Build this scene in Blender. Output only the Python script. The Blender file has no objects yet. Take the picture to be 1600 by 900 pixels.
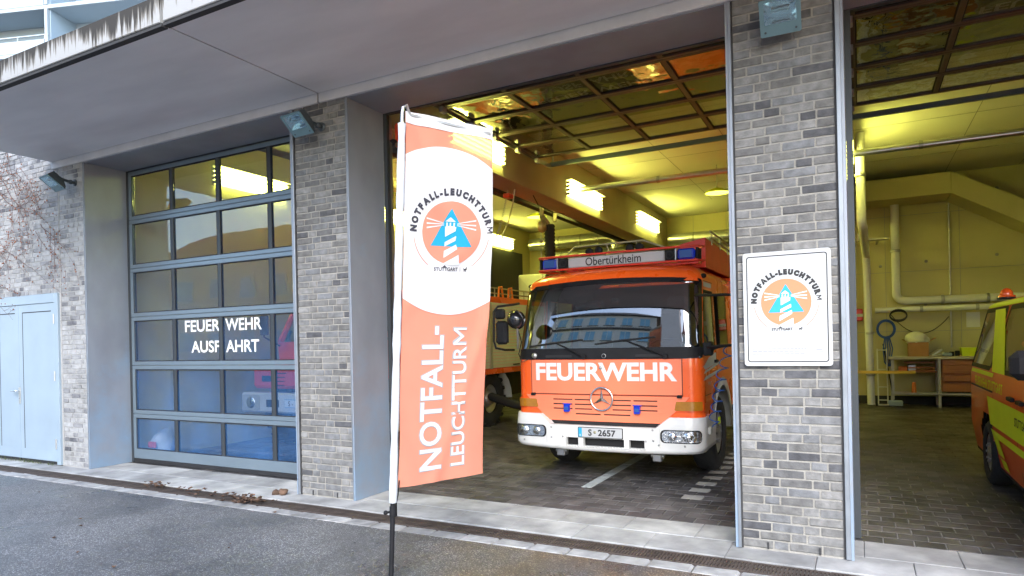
import bpy, math, random
from mathutils import Vector, Matrix, noise

SC = bpy.context.scene
COL = SC.collection
R = math.radians
PI = math.pi

# ------------------------------------------------------------------ camera
cam_d = bpy.data.cameras.new('camera')
cam = bpy.data.objects.new('camera', cam_d)
COL.objects.link(cam)
cam_d.sensor_width = 36.0
cam_d.lens = 36.0 * 1033.67 / 1600.0
cam_d.shift_y = 82.72 / 1600.0
cam_d.clip_start = 0.05
cam_d.clip_end = 2000
yaw, roll = R(27.71), R(-1.26)
fw = Vector((-math.sin(yaw), math.cos(yaw), 0))
rt = Vector((math.cos(yaw), math.sin(yaw), 0))
up = Vector((0, 0, 1))
r2 = rt * math.cos(roll) + up * math.sin(roll)
u2 = -rt * math.sin(roll) + up * math.cos(roll)
cm = Matrix.Identity(4)
for i in range(3):
    cm[i][0], cm[i][1], cm[i][2] = r2[i], u2[i], -fw[i]
cm.translation = Vector((0, -5.232, 1.6))
cam.matrix_world = cm
SC.camera = cam

# ------------------------------------------------------------------ sky, sun, exposure
SUN_EL, SUN_ROT = R(37), PI - R(24)
world = bpy.data.worlds.new('World')
SC.world = world
world.use_nodes = True
wn, wl = world.node_tree.nodes, world.node_tree.links
sky = wn.new('ShaderNodeTexSky')
sky.sky_type = 'NISHITA'
sky.sun_disc = False
sky.sun_elevation = SUN_EL
sky.sun_rotation = SUN_ROT
sky.dust_density = 1.0
sky.air_density = 1.0
hsv = wn.new('ShaderNodeHueSaturation')
hsv.inputs['Saturation'].default_value = 1.0
wl.new(sky.outputs[0], hsv.inputs['Color'])
wl.new(hsv.outputs[0], wn['Background'].inputs['Color'])
wn['Background'].inputs['Strength'].default_value = 0.15

sun_d = bpy.data.lights.new('sun', 'SUN')
sun_d.energy = 0.8
sun_d.angle = R(40)
sun_d.color = (1.0, 0.99, 0.98)
sun = bpy.data.objects.new('sun', sun_d)
COL.objects.link(sun)
sdir = Vector((math.sin(SUN_ROT) * math.cos(SUN_EL), math.cos(SUN_ROT) * math.cos(SUN_EL), math.sin(SUN_EL)))
sun.rotation_euler = sdir.to_track_quat('Z', 'Y').to_euler()
sun.location = sdir * 60

vs = SC.view_settings
vs.view_transform = 'Standard'
vs.look = 'None'
vs.gamma = 1.0
vs.use_curve_mapping = False
vs.exposure = 2.12
LAMP = 12.0
SC.cycles.use_denoising = True
SC.cycles.max_bounces = 10
SC.cycles.transparent_max_bounces = 16
SC.cycles.caustics_reflective = False
SC.cycles.caustics_refractive = False

# ------------------------------------------------------------------ helpers
RNG = random.Random(7)


class B:
    """Collects shapes into one mesh."""
    def __init__(s):
        s.v, s.f, s.m, s.s = [], [], [], []

    def add(s, verts, faces, mi=0, smooth=False):
        o = len(s.v)
        s.v.extend([tuple(p) for p in verts])
        for f in faces:
            s.f.append([i + o for i in f])
            s.m.append(mi)
            s.s.append(smooth)
        return s

    def box(s, x0, x1, y0, y1, z0, z1, c=0.0, mi=0):
        if x0 > x1: x0, x1 = x1, x0
        if y0 > y1: y0, y1 = y1, y0
        if z0 > z1: z0, z1 = z1, z0
        if c <= 0:
            v = [(x, y, z) for x in (x0, x1) for y in (y0, y1) for z in (z0, z1)]
            f = [(0, 1, 3, 2), (4, 6, 7, 5), (0, 4, 5, 1), (2, 3, 7, 6), (0, 2, 6, 4), (1, 5, 7, 3)]
            return s.add(v, f, mi)
        c = min(c, (x1 - x0) * .45, (y1 - y0) * .45, (z1 - z0) * .45)
        C = ((x0 + x1) / 2, (y0 + y1) / 2, (z0 + z1) / 2)
        H = ((x1 - x0) / 2, (y1 - y0) / 2, (z1 - z0) / 2)
        v, idx = [], {}
        for sx in (-1, 1):
            for sy in (-1, 1):
                for sz in (-1, 1):
                    sg = (sx, sy, sz)
                    for a in range(3):
                        p = [C[k] + sg[k] * (H[k] - (0 if k == a else c)) for k in range(3)]
                        idx[(sg, a)] = len(v)
                        v.append(p)
        f = []
        for a in range(3):
            b, d = (a + 1) % 3, (a + 2) % 3
            for sa in (-1, 1):
                q = []
                for sb, sd in ((-1, -1), (1, -1), (1, 1), (-1, 1)):
                    g = [0, 0, 0]
                    g[a], g[b], g[d] = sa, sb, sd
                    q.append(idx[(tuple(g), a)])
                f.append(q if sa > 0 else q[::-1])
        for a in range(3):                                   # edges running along axis a
            b, d = (a + 1) % 3, (a + 2) % 3
            for sb in (-1, 1):
                for sd in (-1, 1):
                    g0, g1 = [0] * 3, [0] * 3
                    g0[a], g0[b], g0[d] = -1, sb, sd
                    g1[a], g1[b], g1[d] = 1, sb, sd
                    q = [idx[(tuple(g0), b)], idx[(tuple(g1), b)], idx[(tuple(g1), d)], idx[(tuple(g0), d)]]
                    f.append(q if sb * sd < 0 else q[::-1])
        for sg in [(x, y, z) for x in (-1, 1) for y in (-1, 1) for z in (-1, 1)]:
            q = [idx[(sg, k)] for k in range(3)]
            f.append(q if sg[0] * sg[1] * sg[2] > 0 else q[::-1])
        return s.add(v, f, mi)

    def beam(s, p, q, w, h, upv=(0, 0, 1), mi=0):
        p, q = Vector(p), Vector(q)
        d = (q - p).normalized()
        u = Vector(upv)
        if abs(d.dot(u)) > .98: u = Vector((0, 1, 0))
        r = d.cross(u).normalized() * (w / 2)
        u = r.cross(d).normalized() * (h / 2)
        v = [p - r - u, p + r - u, p + r + u, p - r + u, q - r - u, q + r - u, q + r + u, q - r + u]
        f = [(0, 3, 2, 1), (4, 5, 6, 7), (0, 1, 5, 4), (1, 2, 6, 5), (2, 3, 7, 6), (3, 0, 4, 7)]
        return s.add(v, [t[::-1] for t in f], mi)

    def cyl(s, p, q, r, r2=None, n=14, cap=True, mi=0):
        return s.tube([p, q], [r, r if r2 is None else r2], n, cap=cap, mi=mi)

    def tube(s, pts, r, n=8, closed=False, cap=True, mi=0):
        pts = [Vector(p) for p in pts]
        m = len(pts)
        rr = r if isinstance(r, (list, tuple)) else [r] * m
        verts, faces = [], []
        pu = None
        for i, p in enumerate(pts):
            if closed:
                d = pts[(i + 1) % m] - pts[i - 1]
            else:
                d = pts[min(i + 1, m - 1)] - pts[max(i - 1, 0)]
            d.normalize()
            if pu is None:
                pu = Vector((0, 0, 1)) if abs(d.z) < .9 else Vector((1, 0, 0))
            a = d.cross(pu)
            if a.length < 1e-6: a = d.cross(Vector((0, 1, .1)))
            a.normalize()
            b = a.cross(d).normalized()
            pu = b
            for k in range(n):
                t = 2 * PI * k / n
                verts.append(p + (a * math.cos(t) + b * math.sin(t)) * rr[i])
        for i in range(m if closed else m - 1):
            j = (i + 1) % m
            for k in range(n):
                l = (k + 1) % n
                faces.append((i * n + k, i * n + l, j * n + l, j * n + k))
        s.add(verts, faces, mi, True)
        if cap and not closed:
            s.add(verts[:n], [list(range(n))[::-1]], mi)
            s.add(verts[-n:], [list(range(n))], mi)
        return s

    def lathe(s, prof, c, axis=(0, 0, 1), n=24, mi=0, smooth=True):
        ax = Vector(axis).normalized()
        t = Vector((0, 0, 1)) if abs(ax.z) < .9 else Vector((1, 0, 0))
        a = ax.cross(t).normalized()
        b = ax.cross(a)
        c = Vector(c)
        v, f = [], []
        for r, h in prof:
            for k in range(n):
                w = 2 * PI * k / n
                v.append(c + ax * h + (a * math.cos(w) + b * math.sin(w)) * max(r, 1e-5))
        for i in range(len(prof) - 1):
            for k in range(n):
                l = (k + 1) % n
                f.append((i * n + k, (i + 1) * n + k, (i + 1) * n + l, i * n + l))
        return s.add(v, f, mi, smooth)

    def prism(s, poly, fn, h0, h1, mi=0, smooth=False):
        """poly 2-D outline; fn(u, v, h) -> 3-D"""
        n = len(poly)
        v = [fn(u, w, h0) for u, w in poly] + [fn(u, w, h1) for u, w in poly]
        f = [list(range(n))[::-1], list(range(n, 2 * n))]
        s.add(v, f, mi)
        s.add(v, [(i, (i + 1) % n, n + (i + 1) % n, n + i) for i in range(n)], mi, smooth)
        return s

    def grid(s, fn, us, vs_, mi=0, smooth=True, skip=None):
        v = [fn(u, w) for w in vs_ for u in us]
        n = len(us)
        f = []
        for j in range(len(vs_) - 1):
            for i in range(n - 1):
                if skip and skip((us[i] + us[i + 1]) / 2, (vs_[j] + vs_[j + 1]) / 2): continue
                f.append((j * n + i, j * n + i + 1, (j + 1) * n + i + 1, (j + 1) * n + i))
        return s.add(v, f, mi, smooth)

    def ball(s, c, r, n=16, m=10, sc=(1, 1, 1), mi=0, lo=-PI / 2, hi=PI / 2, axis=None):
        c = Vector(c)
        M = Vector(axis).to_track_quat('Z', 'Y').to_matrix() if axis else Matrix.Identity(3)
        v, f = [], []
        for j in range(m + 1):
            a = lo + (hi - lo) * j / m
            for k in range(n):
                t = 2 * PI * k / n
                v.append(c + M @ Vector((math.cos(a) * math.cos(t) * r * sc[0], math.cos(a) * math.sin(t) * r * sc[1], math.sin(a) * r * sc[2])))
        for j in range(m):
            for k in range(n):
                l = (k + 1) % n
                f.append((j * n + k, j * n + l, (j + 1) * n + l, (j + 1) * n + k))
        return s.add(v, f, mi, True)

    def mesh(s, name, M=None, off=(0, 0, 0)):
        me = bpy.data.meshes.new(name)
        o = Vector(off)
        if M is not None:
            vv = [tuple(M @ Vector(p) - o) for p in s.v]
        else:
            vv = [tuple(Vector(p) - o) for p in s.v]
        me.from_pydata(vv, [], s.f)
        me.polygons.foreach_set('material_index', s.m)
        me.polygons.foreach_set('use_smooth', s.s)
        me.update()
        return me

    def build(s, name, mat, parent=None, M=None, merge=False):
        off = wpos(parent) if parent is not None else (0, 0, 0)
        me = s.mesh(name, M, off)
        if merge:
            import bmesh
            bm = bmesh.new(); bm.from_mesh(me)
            bmesh.ops.remove_doubles(bm, verts=bm.verts, dist=1e-4)
            bmesh.ops.recalc_face_normals(bm, faces=bm.faces)
            bm.to_mesh(me); bm.free()
        for m_ in (mat if isinstance(mat, (list, tuple)) else [mat]):
            me.materials.append(m_)
        ob = bpy.data.objects.new(name, me)
        COL.objects.link(ob)
        if parent is not None: ob.parent = parent
        return ob


def wpos(o):
    p = Vector((0, 0, 0))
    while o is not None:
        p += o.location
        o = o.parent
    return p


def tag(o, label=None, cat=None, group=None, kind=None):
    if label: o['label'] = label
    if cat: o['category'] = cat
    if group: o['group'] = group
    if kind: o['kind'] = kind
    return o


def thing(name, label, cat, loc=(0, 0, 0), group=None):
    o = bpy.data.objects.new(name, None)
    o.empty_display_size = .1
    o.location = loc
    COL.objects.link(o)
    return tag(o, label, cat, group)


def dup(o, parent=None):
    c = o.copy()
    COL.objects.link(c)
    if parent is not None: c.parent = parent
    for ch in list(o.children):
        dup(ch, c)
    return c


def struct(name, b, mat, **k):
    return tag(b.build(name, mat, **k), kind='structure')


def text2d(body, size=1.0, bold=0.0, align='CENTER', sx=1.0, space=1.0):
    """flat triangulated lettering: (verts 2-D, faces)"""
    if body[-1] == 'M' and bold > 0:                 # the font's own M cannot be emboldened
        v, f = text2d(body[:-1], size, bold, 'LEFT', sx, space) if len(body) > 1 else ([], [])
        x = (max(p[0] for p in v) + .085 * size * sx) if v else 0
        h, t, w = .729 * size, (.088 + 1.5 * bold) * size * sx, .82 * size * sx
        m = [(0, 0), (t, 0), (t, h - 1.9 * t), (w / 2, .16 * h), (w - t, h - 1.9 * t), (w - t, 0), (w, 0), (w, h), (w - 1.2 * t, h), (w / 2, .16 * h + 2.1 * t), (1.2 * t, h), (0, h)]
        o = len(v)
        return v + [(x + p, q) for p, q in m], f + [[o + i for i in q] for q in ((0, 1, 2, 10, 11), (2, 3, 9, 10), (3, 4, 8, 9), (4, 5, 6, 7, 8))]
    cu = bpy.data.curves.new('lettering', 'FONT')
    cu.body = body
    cu.size = size
    cu.align_x = align
    cu.offset = bold
    cu.space_character = space
    cu.resolution_u = 4
    ob = bpy.data.objects.new('lettering', cu)
    me = bpy.data.meshes.new_from_object(ob)
    v = [(p.co.x * sx, p.co.y) for p in me.vertices]
    f = [list(p.vertices) for p in me.polygons]
    bpy.data.objects.remove(ob); bpy.data.curves.remove(cu); bpy.data.meshes.remove(me)
    return v, f


def text_fit(body, w, h, bold=0.0):
    """lettering scaled to a box of w x h centred on the origin"""
    v, f = text2d(body, 1.0, bold)
    x0, x1 = min(p[0] for p in v), max(p[0] for p in v)
    y0, y1 = min(p[1] for p in v), max(p[1] for p in v)
    return [((p[0] - (x0 + x1) / 2) / (x1 - x0) * w, (p[1] - (y0 + y1) / 2) / (y1 - y0) * h) for p in v], f


def put(b, vf, fn, mi=0):
    v, f = vf
    return b.add([fn(p[0], p[1]) for p in v], f, mi)


def rr(x0, x1, y0, y1, r, n=5, k=0):
    """rounded rectangle outline, k extra points on each straight side"""
    r = min(r, (x1 - x0) / 2 - 1e-4, (y1 - y0) / 2 - 1e-4)
    out = []
    C = [(x1 - r, y0 + r, -PI / 2), (x1 - r, y1 - r, 0), (x0 + r, y1 - r, PI / 2), (x0 + r, y0 + r, PI)]
    for ci, (cx, cy, a0) in enumerate(C):
        arc = [(cx + r * math.cos(a0 + PI / 2 * i / n), cy + r * math.sin(a0 + PI / 2 * i / n)) for i in range(n + 1)]
        if out and k:
            p, q = out[-1], arc[0]
            out += [(p[0] + (q[0] - p[0]) * i / (k + 1), p[1] + (q[1] - p[1]) * i / (k + 1)) for i in range(1, k + 1)]
        out += arc
    if k:
        p, q = out[-1], out[0]
        out += [(p[0] + (q[0] - p[0]) * i / (k + 1), p[1] + (q[1] - p[1]) * i / (k + 1)) for i in range(1, k + 1)]
    return out


def ring(b, outer, inner, fn, mi=0, smooth=False):
    n = len(outer)
    v = [fn(*p) for p in outer] + [fn(*p) for p in inner]
    return b.add(v, [(i, (i + 1) % n, n + (i + 1) % n, n + i) for i in range(n)], mi, smooth)


def patch(b, x0, x1, z0, z1, r, fn, nx=8, nz=6, mi=0, smooth=True, slant=(0, 0)):
    """curved rounded-rectangle sheet on a surface fn(t, z)"""
    r = min(r, (x1 - x0) / 2 * .98, (z1 - z0) / 2 * .98)
    zs = []
    if r > 1e-4:
        zs += [z0 + r * (1 - math.cos(PI / 2 * i / 4)) for i in range(5)]
        zs += [z0 + r + (z1 - z0 - 2 * r) * i / nz for i in range(1, nz)]
        zs += [z1 - r + r * math.sin(PI / 2 * i / 4) for i in range(5)]
    else:
        zs = [z0 + (z1 - z0) * i / nz for i in range(nz + 1)]
    v, n = [], nx + 1
    for z in zs:
        ins = 0
        if r > 1e-4:
            d = (z0 + r - z) if z < z0 + r else ((z - z1 + r) if z > z1 - r else 0)
            ins = r - math.sqrt(max(r * r - d * d, 0))
        q = (z - z0) / (z1 - z0)
        a, c = x0 + ins + slant[0] * q, x1 - ins + slant[1] * q
        for i in range(n):
            v.append(fn(a + (c - a) * i / nx, z))
    f = [(j * n + i, j * n + i + 1, (j + 1) * n + i + 1, (j + 1) * n + i) for j in range(len(zs) - 1) for i in range(nx)]
    return b.add(v, f, mi, smooth)


# ------------------------------------------------------------------ materials
def _nt(name):
    m = bpy.data.materials.new(name)
    m.use_nodes = True
    nt = m.node_tree
    return m, nt, nt.nodes['Principled BSDF'], nt.nodes, nt.links


def mat(name, col, rough=.6, metal=0.0, var=.08, scale=6.0, bump=0.0, bscale=60.0, spec=.5, coat=0.0, stretch=None, rvar=0.0, detail=4.0):
    m, nt, p, N, L = _nt(name)
    tc = N.new('ShaderNodeTexCoord')
    src = tc.outputs['Object']
    if stretch:
        mp = N.new('ShaderNodeMapping'); mp.inputs['Scale'].default_value = stretch
        L.new(src, mp.inputs[0]); src = mp.outputs[0]
    nz = N.new('ShaderNodeTexNoise'); nz.inputs['Scale'].default_value = scale; nz.inputs['Detail'].default_value = detail
    L.new(src, nz.inputs['Vector'])
    mx = N.new('ShaderNodeMix'); mx.data_type = 'RGBA'
    a = [max(0, c * (1 - var * 1.6)) for c in col]; b_ = [min(1, c * (1 + var * 1.6)) for c in col]
    mx.inputs[6].default_value = (*a, 1); mx.inputs[7].default_value = (*b_, 1)
    L.new(nz.outputs['Fac'], mx.inputs[0]); L.new(mx.outputs[2], p.inputs['Base Color'])
    p.inputs['Roughness'].default_value = rough
    p.inputs['Metallic'].default_value = metal
    p.inputs['Specular IOR Level'].default_value = spec
    p.inputs['Coat Weight'].default_value = coat
    if rvar:
        mr = N.new('ShaderNodeMapRange')
        mr.inputs[3].default_value = max(.02, rough - rvar); mr.inputs[4].default_value = min(1, rough + rvar)
        L.new(nz.outputs['Fac'], mr.inputs[0]); L.new(mr.outputs[0], p.inputs['Roughness'])
    if bump:
        n2 = N.new('ShaderNodeTexNoise'); n2.inputs['Scale'].default_value = bscale; n2.inputs['Detail'].default_value = 5
        L.new(src, n2.inputs['Vector'])
        bp = N.new('ShaderNodeBump'); bp.inputs['Strength'].default_value = bump; bp.inputs['Distance'].default_value = .01
        L.new(n2.outputs['Fac'], bp.inputs['Height']); L.new(bp.outputs[0], p.inputs['Normal'])
    return m


def ramp(N, stops, interp='LINEAR'):
    r = N.new('ShaderNodeValToRGB')
    r.color_ramp.interpolation = interp
    e = r.color_ramp.elements
    while len(e) < len(stops): e.new(.5)
    for i, (p, c) in enumerate(stops):
        e[i].position = p
        e[i].color = (*c, 1)
    return r


def mat_pieces(name, stops, rough=.85, island=False, mottle=.35, scale=14.0, bump=.5, bscale=70.0, rvar=0.0, white=0.0):
    """each piece its own tone: object random (parts) or island random (joined)"""
    m, nt, p, N, L = _nt(name)
    if island:
        g = N.new('ShaderNodeNewGeometry'); rnd = g.outputs['Random Per Island']
    else:
        g = N.new('ShaderNodeObjectInfo'); rnd = g.outputs['Random']
    rp = ramp(N, stops)
    L.new(rnd, rp.inputs[0])
    g2 = N.new('ShaderNodeNewGeometry')
    nz = N.new('ShaderNodeTexNoise'); nz.inputs['Scale'].default_value = scale; nz.inputs['Detail'].default_value = 6
    L.new(g2.outputs['Position'], nz.inputs['Vector'])
    mr = N.new('ShaderNodeMapRange')
    mr.inputs[1].default_value = .3; mr.inputs[2].default_value = .7
    mr.inputs[3].default_value = 1 - mottle; mr.inputs[4].default_value = 1 + mottle
    L.new(nz.outputs['Fac'], mr.inputs[0])
    mul = N.new('ShaderNodeVectorMath'); mul.operation = 'SCALE'
    L.new(rp.outputs[0], mul.inputs[0]); L.new(mr.outputs[0], mul.inputs['Scale'])
    out = mul.outputs[0]
    n5 = N.new('ShaderNodeTexNoise'); n5.inputs['Scale'].default_value = 1.6; n5.inputs['Detail'].default_value = 7; n5.inputs['Roughness'].default_value = .65
    L.new(g2.outputs['Position'], n5.inputs['Vector'])
    m5 = N.new('ShaderNodeMapRange'); m5.inputs[1].default_value = .35; m5.inputs[2].default_value = .65; m5.inputs[3].default_value = .82; m5.inputs[4].default_value = 1.15
    L.new(n5.outputs['Fac'], m5.inputs[0])
    s5 = N.new('ShaderNodeVectorMath'); s5.operation = 'SCALE'
    L.new(out, s5.inputs[0]); L.new(m5.outputs[0], s5.inputs['Scale']); out = s5.outputs[0]
    if white:
        n3 = N.new('ShaderNodeTexNoise'); n3.inputs['Scale'].default_value = 2.2; n3.inputs['Detail'].default_value = 8; n3.inputs['Roughness'].default_value = .7
        L.new(g2.outputs['Position'], n3.inputs['Vector'])
        m3 = N.new('ShaderNodeMapRange'); m3.inputs[1].default_value = .42; m3.inputs[2].default_value = .66; m3.inputs[4].default_value = white
        L.new(n3.outputs['Fac'], m3.inputs[0])
        mx = N.new('ShaderNodeMix'); mx.data_type = 'RGBA'; mx.inputs[7].default_value = (.4, .4, .4, 1)
        L.new(m3.outputs[0], mx.inputs[0]); L.new(out, mx.inputs[6]); out = mx.outputs[2]
    L.new(out, p.inputs['Base Color'])
    p.inputs['Roughness'].default_value = rough
    if rvar:
        n4 = N.new('ShaderNodeTexNoise'); n4.inputs['Scale'].default_value = 1.3; n4.inputs['Detail'].default_value = 4
        L.new(g2.outputs['Position'], n4.inputs['Vector'])
        m4 = N.new('ShaderNodeMapRange'); m4.inputs[1].default_value = .35; m4.inputs[2].default_value = .65
        m4.inputs[3].default_value = rough - rvar; m4.inputs[4].default_value = rough + rvar
        L.new(n4.outputs['Fac'], m4.inputs[0]); L.new(m4.outputs[0], p.inputs['Roughness'])
    n2 = N.new('ShaderNodeTexNoise'); n2.inputs['Scale'].default_value = bscale; n2.inputs['Detail'].default_value = 4
    L.new(g2.outputs['Position'], n2.inputs['Vector'])
    bp = N.new('ShaderNodeBump'); bp.inputs['Strength'].default_value = bump; bp.inputs['Distance'].default_value = .006
    L.new(n2.outputs['Fac'], bp.inputs['Height']); L.new(bp.outputs[0], p.inputs['Normal'])
    return m


def mat_glass(name, tint=(.9, .93, .92), rough=.0, wavy=0.0, wscale=3.0, r0=.05, refl=(1, 1, 1), haze=0.0, haze_low=0.0, haze_col=(.5, .52, .55)):
    """thin pane: Fresnel mix of clear transmission and mirror reflection"""
    m = bpy.data.materials.new(name)
    m.use_nodes = True
    N, L = m.node_tree.nodes, m.node_tree.links
    N.remove(N['Principled BSDF'])
    tr = N.new('ShaderNodeBsdfTransparent'); tr.inputs[0].default_value = (*tint, 1)
    gl = N.new('ShaderNodeBsdfAnisotropic'); gl.inputs['Roughness'].default_value = rough; gl.inputs[0].default_value = (*refl, 1)
    lw = N.new('ShaderNodeLayerWeight'); lw.inputs[0].default_value = .5
    pw = N.new('ShaderNodeMath'); pw.operation = 'POWER'; pw.inputs[1].default_value = 5
    L.new(lw.outputs['Facing'], pw.inputs[0])
    ma = N.new('ShaderNodeMath'); ma.operation = 'MULTIPLY_ADD'; ma.inputs[1].default_value = 1 - r0; ma.inputs[2].default_value = r0
    L.new(pw.outputs[0], ma.inputs[0])
    mx = N.new('ShaderNodeMixShader')
    fac = ma.outputs[0]
    L.new(fac, mx.inputs[0]); L.new(tr.outputs[0], mx.inputs[1]); L.new(gl.outputs[0], mx.inputs[2])
    if wavy:
        g = N.new('ShaderNodeNewGeometry')
        nz = N.new('ShaderNodeTexNoise'); nz.inputs['Scale'].default_value = wscale; nz.inputs['Detail'].default_value = 1.5
        L.new(g.outputs['Position'], nz.inputs['Vector'])
        bp = N.new('ShaderNodeBump'); bp.inputs['Strength'].default_value = wavy; bp.inputs['Distance'].default_value = .05
        L.new(nz.outputs['Fac'], bp.inputs['Height'])
        L.new(bp.outputs[0], gl.inputs['Normal'])
    out = mx.outputs[0]
    if haze:
        df = N.new('ShaderNodeBsdfDiffuse'); df.inputs[0].default_value = (*haze_col, 1)
        m2 = N.new('ShaderNodeMixShader'); m2.inputs[0].default_value = haze
        if haze_low:                                   # colour cast painted as a film, denser low down and patchy
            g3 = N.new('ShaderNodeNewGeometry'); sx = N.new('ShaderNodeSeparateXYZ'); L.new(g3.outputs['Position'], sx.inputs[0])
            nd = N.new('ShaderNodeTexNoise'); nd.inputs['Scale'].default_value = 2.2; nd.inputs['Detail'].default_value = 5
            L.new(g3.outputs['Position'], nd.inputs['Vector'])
            mz = N.new('ShaderNodeMapRange'); mz.inputs[1].default_value = 2.4; mz.inputs[2].default_value = .2; mz.inputs[3].default_value = haze; mz.inputs[4].default_value = haze_low
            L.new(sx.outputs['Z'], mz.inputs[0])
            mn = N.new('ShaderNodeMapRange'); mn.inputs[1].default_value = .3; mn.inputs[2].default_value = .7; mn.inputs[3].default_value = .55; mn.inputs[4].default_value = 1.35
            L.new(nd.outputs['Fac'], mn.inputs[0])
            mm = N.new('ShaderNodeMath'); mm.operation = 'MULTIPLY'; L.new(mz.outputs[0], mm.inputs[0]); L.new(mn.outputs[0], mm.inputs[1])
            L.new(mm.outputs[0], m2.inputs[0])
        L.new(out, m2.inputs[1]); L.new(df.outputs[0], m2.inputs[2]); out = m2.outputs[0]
    L.new(out, N['Material Output'].inputs[0])
    return m


def mat_emit(name, col, strength):
    m, nt, p, N, L = _nt(name)
    p.inputs['Base Color'].default_value = (.8, .8, .8, 1)
    p.inputs['Emission Color'].default_value = (*col, 1)
    p.inputs['Emission Strength'].default_value = strength
    return m

# material set -------------------------------------------------------
M = {}
GREY_BRICK = [(0, (.075, .076, .083)), (.1, (.1, .101, .108)), (.18, (.148, .146, .142)), (.45, (.176, .173, .167)), (.62, (.17, .176, .186)), (.8, (.2, .197, .19)), (1, (.24, .238, .234))]
M['brick'] = mat_pieces('brick_grey', GREY_BRICK, mottle=.3, scale=16)
WHITE_BRICK = [(0, (.1, .1, .11)), (.08, (.15, .15, .16)), (.2, (.24, .24, .24)), (.5, (.32, .315, .305)), (1, (.4, .395, .39))]
M['brick_white'] = mat_pieces('brick_bleached', WHITE_BRICK, mottle=.3, scale=14, white=.85)
M['brick_white_far'] = mat_pieces('brick_bleached_far', WHITE_BRICK, island=True, mottle=.3, scale=14, white=.85)
M['mortar'] = mat('mortar', (.33, .315, .285), .95, var=.2, scale=9, bump=.5, bscale=120)
M['mortar_white'] = mat('mortar_white', (.42, .41, .395), .95, var=.14, scale=5, bump=.5, bscale=120)
PAVER = [(0, (.058, .056, .058)), (.5, (.09, .086, .087)), (1, (.125, .117, .116))]
M['paver'] = mat_pieces('paver_dark', PAVER, rough=.42, rvar=.14, mottle=.4, scale=5, bump=.35, bscale=90)
M['paver_far'] = mat_pieces('paver_dark_far', PAVER, rough=.42, rvar=.14, island=True, mottle=.4, scale=5, bump=.35, bscale=90)
M['paver_light'] = mat('paver_light', (.42, .41, .38), .7, var=.15, scale=9, bump=.2)
M['joint'] = mat('paver_joint', (.3, .295, .28), .95, var=.15, scale=8)
M['floor_line'] = mat('floor_line', (.42, .46, .46), .6, var=.3, scale=9, bump=.2, detail=8)
SLAB = [(0, (.29, .29, .285)), (.5, (.34, .34, .335)), (1, (.4, .4, .39))]
M['slab'] = mat_pieces('slab_concrete', SLAB, rough=.8, mottle=.22, scale=3.2, bump=.3, bscale=110)
M['cobble'] = mat_pieces('cobble_stone', [(0, (.24, .24, .24)), (1, (.36, .36, .355))], rough=.8, mottle=.35, scale=7, bump=.6, bscale=60)
M['bed'] = mat('bedding', (.2, .19, .175), .95, var=.25, scale=12)
M['rust'] = mat('rusty_grate', (.085, .066, .056), .75, metal=.3, var=.5, scale=7, bump=.4, bscale=90, detail=8)
M['drain_dark'] = mat('drain_dirt', (.03, .022, .018), .95)
M['concrete'] = mat('soffit_concrete', (.81, .825, .85), .85, var=.17, scale=1.6, bump=.12, bscale=35, detail=9, stretch=(.35, 1.3, 1))
M['concrete_band'] = mat('concrete_band', (.66, .67, .69), .85, var=.12, scale=4, bump=.2, bscale=60)
M['coping'] = mat('roof_coping', (.4, .42, .44), .8, var=.12, scale=5)
M['int_wall'] = mat('hall_concrete', (.5, .46, .24), .85, var=.14, scale=.9, bump=.1, bscale=30, detail=7)
M['int_ceil'] = mat('hall_ceiling_paint', (.68, .66, .56), .8, var=.06, scale=.8)
M['seam'] = mat('seam_dark', (.04, .04, .042), .9)
M['steel_lining'] = mat('zinc_lining', (.3, .33, .38), .5, metal=.3, var=.3, scale=1.6, bump=.05, bscale=20, rvar=.12, stretch=(1, 1, .6), detail=8)
def lining_cast_patina(m):  # blue cast put into the colour towards the foot, with splash patina mottling
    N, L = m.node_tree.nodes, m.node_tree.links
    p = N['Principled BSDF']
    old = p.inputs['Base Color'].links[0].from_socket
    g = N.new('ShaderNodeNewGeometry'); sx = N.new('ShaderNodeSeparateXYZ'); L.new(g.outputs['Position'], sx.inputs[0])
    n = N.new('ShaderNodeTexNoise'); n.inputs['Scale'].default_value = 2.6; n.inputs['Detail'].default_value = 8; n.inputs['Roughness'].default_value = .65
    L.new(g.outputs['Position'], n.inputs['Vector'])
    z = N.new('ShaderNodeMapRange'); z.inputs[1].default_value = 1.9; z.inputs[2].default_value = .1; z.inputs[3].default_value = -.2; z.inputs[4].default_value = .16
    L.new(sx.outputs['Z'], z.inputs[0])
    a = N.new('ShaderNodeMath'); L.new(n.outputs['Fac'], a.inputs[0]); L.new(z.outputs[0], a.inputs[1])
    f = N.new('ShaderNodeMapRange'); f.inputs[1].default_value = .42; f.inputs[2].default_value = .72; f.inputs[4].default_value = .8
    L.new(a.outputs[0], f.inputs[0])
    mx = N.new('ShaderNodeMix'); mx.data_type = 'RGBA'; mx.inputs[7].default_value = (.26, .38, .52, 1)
    L.new(f.outputs[0], mx.inputs[0]); L.new(old, mx.inputs[6]); L.new(mx.outputs[2], p.inputs['Base Color'])


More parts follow.
